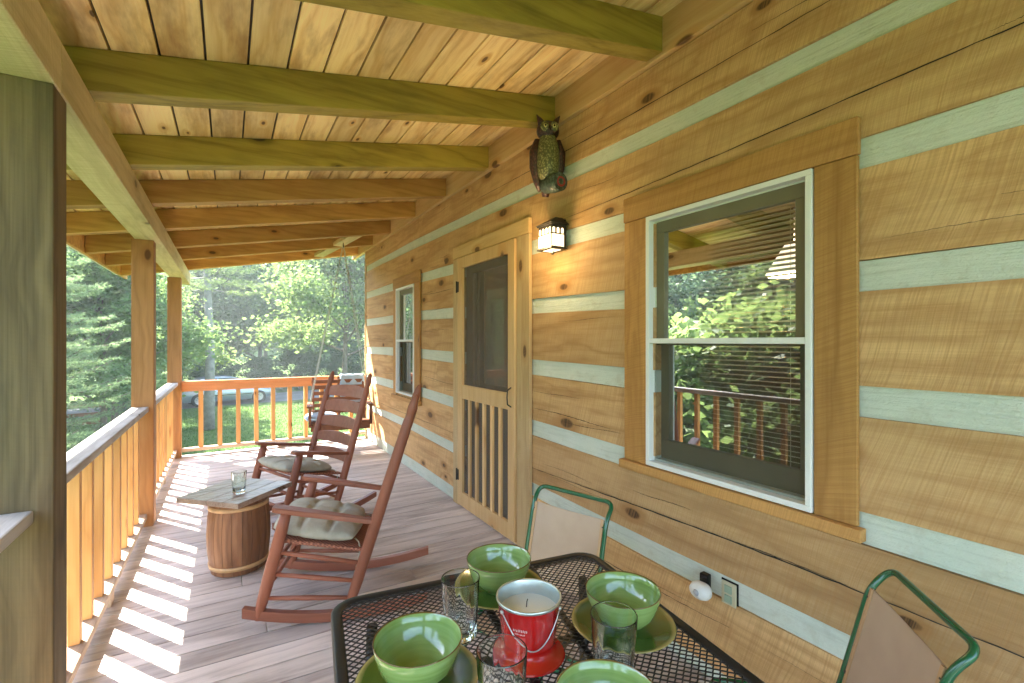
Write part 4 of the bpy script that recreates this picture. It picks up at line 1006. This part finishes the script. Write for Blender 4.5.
# ------------------------------------------------------------------ car (half seen through the railing)
def car(loc, rz):
    e = empty('parked_car', loc, rz, 'silver blue car parked on the driveway beyond the lawn', 'car')
    # local +x forward, side profile lofted across the width
    st = [(-2.28, .55, .70, .72), (-2.2, .30, .92, .80), (-1.9, .24, 1.0, .86), (-1.2, .22, 1.02, .88), (0, .22, .98, .89), (.9, .22, .96, .88), (1.5, .24, .90, .86), (2.05, .28, .78, .80), (2.25, .36, .62, .70)]
    mb = MB(); vs = []
    for x, zb, zt, hw in st:
        zm = zb+(zt-zb)*.5
        for y, z in ((-hw*.90, zb), (-hw, zb+.12), (-hw, zm+.05), (-hw*.95, zt-.06), (-hw*.86, zt), (hw*.86, zt), (hw*.95, zt-.06), (hw, zm+.05), (hw, zb+.12), (hw*.90, zb)): vs.append((x, y, z))
    n = len(st)
    mb.add(vs, [(10*i+k, 10*i+(k+1) % 10, 10*i+10+(k+1) % 10, 10*i+10+k) for i in range(n-1) for k in range(10)]+[tuple(range(10)), tuple(reversed(range(10*n-10, 10*n)))], 0, True)
    mb.build('body', M['carp'], e, bevel=.03)
    cs = [(-1.75, .99, .985, .80), (-1.25, .99, 1.36, .70), (-.6, .99, 1.45, .68), (.1, .99, 1.44, .68), (.45, .98, 1.34, .69), (1.05, .95, .965, .80)]
    mb = MB(); vs = []
    for x, zb, zt, hw in cs:
        for y, z in ((-.82, zb-.05), (-.82, zb), (-hw, zt-.04), (-hw*.9, zt), (hw*.9, zt), (hw, zt-.04), (.82, zb), (.82, zb-.05)): vs.append((x, y, z))
    n = len(cs)
    mb.add(vs, [(8*i+k, 8*i+(k+1) % 8, 8*i+8+(k+1) % 8, 8*i+8+k) for i in range(n-1) for k in range(8)]+[tuple(range(8)), tuple(reversed(range(8*n-8, 8*n)))], 0, True)
    mb.build('cabin', M['carp'], e, bevel=.02)
    for s in (-1, 1):
        for P in ([(-1.2, 1.02), (-.55, 1.02), (-.55, 1.37), (-1.08, 1.31)], [(-.48, 1.02), (.28, 1.01), (.22, 1.32), (-.48, 1.37)], [(.33, 1.01), (.80, 1.0), (.45, 1.24), (.29, 1.31)]):
            mb = MB(); vs = [(x, s*(.826-(z-1.0)*.32+.012), z) for x, z in P]+[(x, s*(.826-(z-1.0)*.32-.02), z) for x, z in P]
            mb.add(vs, [(0, 1, 2, 3), (7, 6, 5, 4), (0, 4, 5, 1), (1, 5, 6, 2), (2, 6, 7, 3), (3, 7, 4, 0)]); mb.build('side_window', M['carg'], e)
        mb = MB(); mb.box((.95, s*.9-.0, .95), (1.05, s*1.0, 1.05)) if s > 0 else mb.box((.95, -1.0, .95), (1.05, -.9, 1.05)); mb.build('mirror', M['carp'], e, bevel=.02)
        mb = MB(); mb.ball((2.1, s*.62, .64), (.14, .16, .07), 12, 8); mb.build('headlight', M['lens'], e)
        mb = MB(); mb.ball((-2.2, s*.66, .80), (.08, .12, .08), 12, 8); mb.build('tail_light', M['redp'], e)
        mb = MB(); mb.box((-1.2, s*.892-.008, .50), (1.0, s*.892+.008, .54)); mb.build('side_trim', M['eyeblk'], e, bevel=.004)
        for x in (-1.35, 1.35):
            mb = MB(); mb.lathe([(.20, -.10), (.31, -.105), (.33, -.08), (.33, .08), (.31, .105), (.20, .10)], 32, c=(x, s*.83, .33), axis='Y'); wh = mb.build('wheel', M['tyre'], e)
            mb = MB(); mb.lathe([(0, .03), (.05, .05), (.06, .02), (.18, .05), (.205, .10), (.205, -.10), (.0, -.09)], 32, c=(x, s*.83, .33), axis='Y') if s > 0 else mb.lathe([(0, -.03), (.05, -.05), (.06, -.02), (.18, -.05), (.205, -.10), (.205, .10), (0, .09)], 32, c=(x, s*.83, .33), axis='Y')
            rm = mb.build('rim', M['rim'], e); rm.parent = wh
            mb = MB()
            for k in range(5):
                a = 2*PI*k/5; mb.bar((x+.05*math.cos(a), s*.93, .33+.05*math.sin(a)), (x+.19*math.cos(a), s*.93, .33+.19*math.sin(a)), .045, .02, up=(0, 1, 0))
            sp_ = mb.build('spokes', M['rim'], e); sp_.parent = wh
    mb = MB(); mb.add([(.47, -.60, 1.335), (.47, .60, 1.335), (1.0, .70, 1.0), (1.0, -.70, 1.0)], [(0, 1, 2, 3)]); mb.v = [(x+.02, y, z+.02) for x, y, z in mb.v]; mb.build('windscreen', M['carg'], e, fix=False)
    mb = MB(); mb.box((-2.31, -.7, .34), (-2.2, .7, .52)); mb.box((2.18, -.68, .30), (2.30, .68, .46)); mb.build('bumpers', M['carp'], e, bevel=.03)
    return e
car((-.10, 28.95, GZ+.006), R_(13))

# ------------------------------------------------------------------ trees
def fast(name, V, F, mat, smooth=False):
    me = bpy.data.meshes.new(name); nv = len(V); k = F.shape[1]
    me.vertices.add(nv); me.vertices.foreach_set('co', V.astype(np.float32).ravel())
    me.loops.add(F.size); me.loops.foreach_set('vertex_index', F.astype(np.int32).ravel())
    me.polygons.add(len(F)); me.polygons.foreach_set('loop_start', np.arange(0, F.size, k, dtype=np.int32))
    me.update(calc_edges=True); me.materials.append(mat); return me
RNG = np.random.default_rng(5)
def leaf_quads(C, size, flat=.5, asp=1.6):
    n = len(C); a = RNG.normal(size=(n, 3)); a[:, 2] *= flat; a /= np.linalg.norm(a, axis=1)[:, None]
    t = RNG.normal(size=(n, 3)); t[:, 2] += 0; b = np.cross(a, t); b /= np.linalg.norm(b, axis=1)[:, None]
    s = size*(.6+.8*RNG.random(n))[:, None]
    V = np.stack([C-a*s*asp/2, C+b*s*.5, C+a*s*asp/2, C-b*s*.5], 1).reshape(-1, 3)
    return V, np.arange(n*4).reshape(-1, 4)
def broad_tree(seed, h=11., cr=4., leaves=26000, lsize=.13, trunk_r=.16, low=.28, mat='leaf', cl=90):
    rs = np.random.default_rng(seed); tm = MB(); tips = []
    th = h*.75; base = []; n = 9; ox, oy = rs.normal(0, .25, 2)
    tp = [Vector((ox*(i/n)**1.5, oy*(i/n)**1.5+.1*math.sin(i), th*i/n)) for i in range(n+1)]
    tm.tube(tp, [trunk_r*(1.35 if i == 0 else 1)*(1-.82*i/n) for i in range(n+1)], 10)
    nl = 15
    for k in range(nl):
        t = low+(1-low)*(k+rs.random())/nl; p = tp[min(n, int(t*n))].lerp(tp[min(n, int(t*n)+1)], t*n-int(t*n))
        az = k*2.4+rs.normal(0, .3); el = rs.uniform(.25, .8)+.35*t; L = cr*rs.uniform(.65, 1.0)*(1-.45*max(0, t-.4)/.6)
        d = Vector((math.cos(az)*math.cos(el), math.sin(az)*math.cos(el), math.sin(el)))
        pts = [p]; 
        for j in range(1, 5):
            q = p+d*L*j/4+Vector((rs.normal(0, .1), rs.normal(0, .1), -.05*L*(j/4)**2)); pts.append(q)
        r0 = trunk_r*(1-.8*t)*.55; tm.tube(pts, [r0*(1-.8*j/4)+.008 for j in range(5)], 6)
        for j in (2, 3, 4):
            for m_ in range(2):
                d2 = (d+Vector(rs.normal(0, .55, 3))).normalized(); L2 = L*rs.uniform(.2, .42); q = pts[j]+d2*L2
                tm.tube([pts[j], (pts[j]+q)/2+Vector(rs.normal(0, .05, 3)), q], [r0*.35+.004, r0*.22+.003, .004], 4, caps=False)
                tips += [q, (pts[j]+q)/2]
        tips += [pts[3], pts[4]]
    tips.append(tp[-1])
    T = np.array([tuple(t) for t in tips]); per = leaves//len(T); Cs = []
    for t in T:
        s = rs.uniform(.35, .85)*cr/4; k = int(per*rs.uniform(.5, 1.6))
        g = rs.normal(0, 1, (k, 3))*np.array([s, s, s*.42]); g[:, 2] -= .12*np.hypot(g[:, 0], g[:, 1]); Cs.append(t+g)
    C = np.concatenate(Cs); C = C[C[:, 2] > .5]
    V, F = leaf_quads(C, lsize, .45)
    return tm, fast('crown', V, F, M[mat])
def pine_tree(seed, h=11., br=3.4, trunk_r=.17, low=.12, nw=24, dens=1.0, mat='needle', ns=16):
    rs = np.random.default_rng(seed); tm = MB(); n = 8
    tp = [Vector((.05*math.sin(i), .05*math.cos(i*1.7), h*i/n)) for i in range(n+1)]
    tm.tube(tp, [trunk_r*(1.3 if i == 0 else 1)*(1-.9*i/n)+.01 for i in range(n+1)], 12)
    Ts = []; Ds = []
    for w in range(nw):
        t = low+(1-low)*(w/nw)**1.0; z = h*t; L0 = br*(1-t)**.75+.25
        for b in range(5):
            az = b*2*PI/5+w*.9+rs.normal(0, .18); L = L0*rs.uniform(.75, 1.12); up = rs.uniform(-.05, .28)-.1*(1-t)
            d = Vector((math.cos(az), math.sin(az), up)); side = Vector((-math.sin(az), math.cos(az), 0))
            P = [Vector((0, 0, z))+d*L*j/5+Vector((0, 0, -.10*L*(j/5)*(1-j/5)*2+.09*L*(j/5)**3)) for j in range(6)]
            tm.tube(P, [.028*(1-t)*(1-j/6)+.007 for j in range(6)], 5, caps=False)
            for m_ in range(ns):
                u = .22+.78*(m_+rs.random())/ns; s = u*5; j = min(4, int(s)); q = P[j].lerp(P[j+1], s-j)
                ln = L*.36*(1.15-u)*rs.uniform(.6, 1.2)+.10; sg = 1 if m_ % 2 else -1
                dd = (side*sg+d*.75+Vector((0, 0, rs.normal(.06, .12)))).normalized()
                kk = max(3, int(ln/.045*dens))
                for k in range(kk):
                    Ts.append(tuple(q+dd*ln*(k+1)/kk+Vector(rs.normal(0, .02, 3)))); Ds.append(tuple(dd))
                if m_ % 3 == 0: tm.tube([q, q+dd*ln], [.006, .003], 4, caps=False)
    C = np.array(Ts); D = np.array(Ds); K = 7
    C = np.repeat(C, K, 0); D = np.repeat(D, K, 0); N_ = len(C)
    nd = D*.8+rs.normal(0, .62, (N_, 3)); nd /= np.linalg.norm(nd, axis=1)[:, None]
    wv = np.cross(nd, rs.normal(size=(N_, 3))); wv /= np.linalg.norm(wv, axis=1)[:, None]
    L_ = (.09+.06*rs.random(N_))[:, None]
    V = np.stack([C-wv*.008, C+wv*.008, C+nd*L_], 1).reshape(-1, 3)
    return tm, fast('crown', V, np.arange(N_*3).reshape(-1, 3), M[mat])
def mk_tree(name, proto, loc, rz, sc, label, cat='tree', group=None, bark='bark'):
    tm, cm = proto
    e = empty(name, loc, rz, label, cat, group); e.scale = (sc, sc, sc)
    if not isinstance(tm, bpy.types.Mesh): pass
    t = bpy.data.objects.new('trunk', tm); COL.objects.link(t); t.parent = e
    c = bpy.data.objects.new('crown', cm); COL.objects.link(c); c.parent = e
    return e
def proto(p, bark):
    tm, cm = p; o = tm.build('trunk', M[bark], None); me = o.data; bpy.data.objects.remove(o); return (me, cm)
pB1 = proto(broad_tree(11, 11, 4.2, 34000, .12), 'bark2'); pB2 = proto(broad_tree(12, 12.5, 4.6, 34000, .125, low=.2), 'bark')
pB3 = proto(broad_tree(13, 9, 3.6, 28000, .11, low=.22, mat='leafd'), 'bark2')
pP1 = proto(pine_tree(21, ns=16, nw=20), 'bark2'); pP2 = proto(pine_tree(22, 12.5, 3.0, .17, .42, 18, .7), 'bark')
pS = proto(broad_tree(31, 2.6, 1.6, 9000, .075, .05, low=.05, mat='leafd'), 'bark2')
def gh(x, y): return gz(x, y)-.04
def T(name, P, x, y, rz, sc, label, group=None, cat='tree'): return mk_tree(name, P, (x, y, gh(x, y)), rz, sc, label, cat, group)
G1 = 'trees around the lawn'
T('pine_tree', pP2, -.62, 20.6, .4, 1.0, 'tall grey trunked pine standing alone on the lawn in front of the car', G1)
T('pine_tree', pP1, -3.5, 13.2, 1.1, .68, 'soft green pine nearest the side railing, seen between the first two porch posts', G1)
T('broadleaf_tree', pB2, -5.3, 19.0, 2.7, .62, 'light green leafy tree right behind the nearest pine beside the railing', G1)
T('pine_tree', pP1, -3.4, 27.5, 4.1, .85, 'pine at the left of the driveway, showing between the middle and corner posts', G1)
T('broadleaf_tree', pB1, 5.2, 25.2, .3, .98, 'light green leafy tree right of the lawn with forked brown trunk', G1)
T('broadleaf_tree', pB2, 1.9, 35.5, 2.2, 1.0, 'light green leafy tree rising behind the middle of the car', G1)
T('broadleaf_tree', pB3, -1.6, 35.0, 1.0, 1.1, 'dark leafy tree behind the car and the lone pine trunk', G1)
far = [(-3.6, 22.5, pB1, .66, 'light green leafy tree directly behind the small leafy tree by the pines'), (-5.2, 30.5, pB1, .8, 'light green leafy tree behind the near pines on the left'), (-2.9, 17.0, pB1, .6, 'small leafy tree just right of the nearest pine'), (-6.5, 37, pB1, 1.1, 'leafy tree far behind the pines on the left'), (5.5, 39, pB3, 1.2, 'dark leafy tree far back, right of centre behind the driveway'), (9.6, 35, pB2, 1.05, 'leafy tree far back at the right, next to the cabin corner'),
       (-10.5, 30, pB2, 1.0, 'leafy tree in the far left woods behind the railing'), (9.8, 26.5, pP1, 1.0, 'pine behind the cabin corner at the far right of the lawn'), (2.6, 45, pB2, 1.25, 'tallest leafy tree in the back row above the car'),
       (-3.2, 44, pB1, 1.3, 'leafy back row tree above the left end of the car'), (8.5, 46, pB1, 1.35, 'leafy back row tree above the end railing at the right')]
for i, (x, y, P, sc, lb) in enumerate(far): T('broadleaf_tree' if P is not pP1 else 'pine_tree', P, x, y, i*1.3, sc, lb, G1)
side = [(-9.5, 16.5, pP1, .95, 'pine to the left of the porch, reflected in the windows'), (-8.5, 9.8, pB3, .80, 'dark leafy tree left of the porch, mirrored in the large window'), (-11.5, 7.0, pB1, .75, 'light leafy tree left of the porch, mirrored in the large window'),
        (-9.8, 4.2, pB3, .8, 'dark leafy tree level with the table, outside the side railing'), (-14, 12.5, pB2, .9, 'tall leafy tree in the second row left of the porch'), (-13.5, 1.5, pB1, .85, 'light leafy tree beside the near end of the porch'),
        (-16, 20, pB1, 1.0, 'leafy tree in the left woods behind the mirrored pine'), (-18, 5, pB2, 1.0, 'tall leafy tree in the third row left of the porch'), (-11, -4, pP1, .9, 'pine behind the viewer, left of the porch')]
for i, (x, y, P, sc, lb) in enumerate(side): T('broadleaf_tree' if P is not pP1 else 'pine_tree', P, x, y, i*1.9, sc, lb, 'trees left of the porch')
shr = [(-4.6, 32.2, 1.0, 'bush at the left end of the car'), (-.6, 33.6, 1.0, 'bush behind the front of the car'), (1.8, 34.0, .9, 'bush behind the middle of the car'), (4.1, 34.6, 1.1, 'bush at the right of the driveway behind the rail'),
       (6.9, 33.8, 1.1, 'bush far right beyond the driveway'), (-3.6, 24.0, .7, 'low bush left of the lone pine trunk'), (-4.3, 15.2, .8, 'low bush under the nearest pine')]
for i, (x, y, sc, lb) in enumerate(shr): T('bush', pS, x, y, i*1.1, sc, lb, 'bushes round the driveway', 'bush')
hb_ = [(-5.6, 3.6, 1.45, 'tall leafy bush outside the side railing, level with the near post'), (-6.4, 5.2, 1.6, 'tall leafy bush outside the side railing, level with the barrel table'), (-5.9, 7.0, 1.4, 'tall leafy bush outside the middle of the side railing'),
        (-7.6, 8.6, 1.6, 'tall leafy bush below the dark mirrored tree'), (-7.4, 2.2, 1.55, 'tall leafy bush beside the near end of the side railing'), (-9.0, 6.2, 1.7, 'tall leafy bush in the second row outside the side railing'), (-7.9, 10.9, 1.5, 'tall leafy bush farthest along the side railing')]
pS2 = proto(broad_tree(32, 2.6, 1.7, 12000, .085, .05, low=.05, mat='leaf'), 'bark2')
for i, (x, y, sc, lb) in enumerate(hb_): T('bush', pS2, x, y, i*1.7, sc, lb, 'bushes outside the side railing', 'bush')
# far-off woods that read as one mass, on the rising ground behind
n = 90000; az = RNG.uniform(-1.75, 1.0, n); rr = RNG.uniform(52, 66, n)
top = 10+3.5*np.sin(az*9)+2.5*np.sin(az*23+1)+1.6*np.sin(az*51)
X = np.sin(az)*rr; Y = 10+np.cos(az)*rr
Z = np.array([gz(a, b) for a, b in zip(X[:2000], Y[:2000])]).mean()+RNG.random(n)**.75*top
V, F = leaf_quads(np.stack([X, Y, Z], 1), .42, .5)
o = bpy.data.objects.new('distant_woods', fast('distant_woods', V, F, M['leafd'])); COL.objects.link(o)
tag(o, 'far off woods closing the view behind the driveway', 'woods', kind='stuff')
# brown rail fence glimpsed under the pine
fe = empty('rail_fence', (-5.4, 22.0, GZ), R_(8), 'short brown rail fence glimpsed under the pines on the left', 'fence')
for z in (.35, .65, .95): mb = MB(); mb.bar((-1.6, 0, z), (1.6, 0, z), .05, .12); mb.build('rail', M['swing'], fe, bevel=.005)
for x in (-1.6, 0, 1.6): mb = MB(); mb.box((x-.06, .03, -.05), (x+.06, .13, 1.15)); mb.build('fence_post', M['swing'], fe, bevel=.005)
# blades of grass along the visible strip of lawn
n = 60000; gx = RNG.uniform(-7, 7, n); gy = RNG.uniform(9, 27.4, n)
keep = np.ones(n, bool); hgt = RNG.uniform(.03, .075, n); aa = RNG.uniform(0, 2*PI, n)
C = np.stack([gx, gy, np.full(n, GZ)], 1); w_ = np.stack([np.cos(aa), np.sin(aa), 0*aa], 1)*.012
V = np.stack([C-w_, C+w_, C+np.stack([RNG.normal(0, .02, n), RNG.normal(0, .02, n), hgt], 1)], 1).reshape(-1, 3)
o = bpy.data.objects.new('grass', fast('grass', V, np.arange(n*3).reshape(-1, 3), leafmat('grass_blade', (.05, .13, .02, 1), (.12, .22, .04, 1), .35))); COL.objects.link(o)
tag(o, 'short mown grass blades covering the lawn beyond the end railing', 'grass', kind='stuff')

m = NT('haze_air'); pv = m.node('VolumePrincipled', {'Color': (.86, .95, .93, 1), 'Density': HZ, 'Anisotropy': .3}); m.l.new(pv.outputs[0], m.out.inputs['Volume'])
hb = MB(); hb.box((-165, -135, -3.2), (165, 195, 26)); o = hb.build('haze', m.m); tag(o, 'thin bright summer haze over the lawn and woods', 'haze', kind='stuff')
# ------------------------------------------------------------------ light, sky, camera
SAZ, SEL = R_(-34.9), R_(49)
w = bpy.data.worlds.new('World'); SC.world = w; w.use_nodes = True
nt = w.node_tree; bg = nt.nodes['Background']; sk = nt.nodes.new('ShaderNodeTexSky'); sk.sky_type = 'NISHITA'; sk.sun_disc = False
sk.sun_elevation = SEL; sk.sun_rotation = SAZ; sk.altitude = 300; sk.air_density = 1; sk.dust_density = 1.2; sk.ozone_density = 1
nt.links.new(sk.outputs[0], bg.inputs[0]); bg.inputs[1].default_value = .15
sl = bpy.data.lights.new('sun', 'SUN'); sl.energy = 4.8; sl.angle = R_(.53); sl.color = (1, .95, .86)
so = bpy.data.objects.new('sun', sl); COL.objects.link(so)
dvec = Vector((math.sin(SAZ)*math.cos(SEL), math.cos(SAZ)*math.cos(SEL), math.sin(SEL)))
so.rotation_euler = dvec.to_track_quat('Z', 'Y').to_euler(); so.location = (-20, 20, 30)
cam = bpy.data.cameras.new('camera'); co = bpy.data.objects.new('camera', cam); COL.objects.link(co); SC.camera = co
cam.sensor_width = 36; cam.lens = 36*470/1024; cam.clip_start = .02; cam.clip_end = 1000
co.location = (0, 0, 1.45); co.rotation_euler = (R_(90), 0, -math.atan2(512-228, 470))
vs_ = SC.view_settings; vs_.view_transform = 'Standard'; vs_.look = 'None'; vs_.gamma = 1; vs_.exposure = 3.2; vs_.use_curve_mapping = False
SC.cycles.max_bounces = 12; SC.cycles.diffuse_bounces = 6; SC.cycles.transparent_max_bounces = 16; SC.cycles.transmission_bounces = 12
SC.cycles.sample_clamp_indirect = 6; SC.cycles.caustics_reflective = False
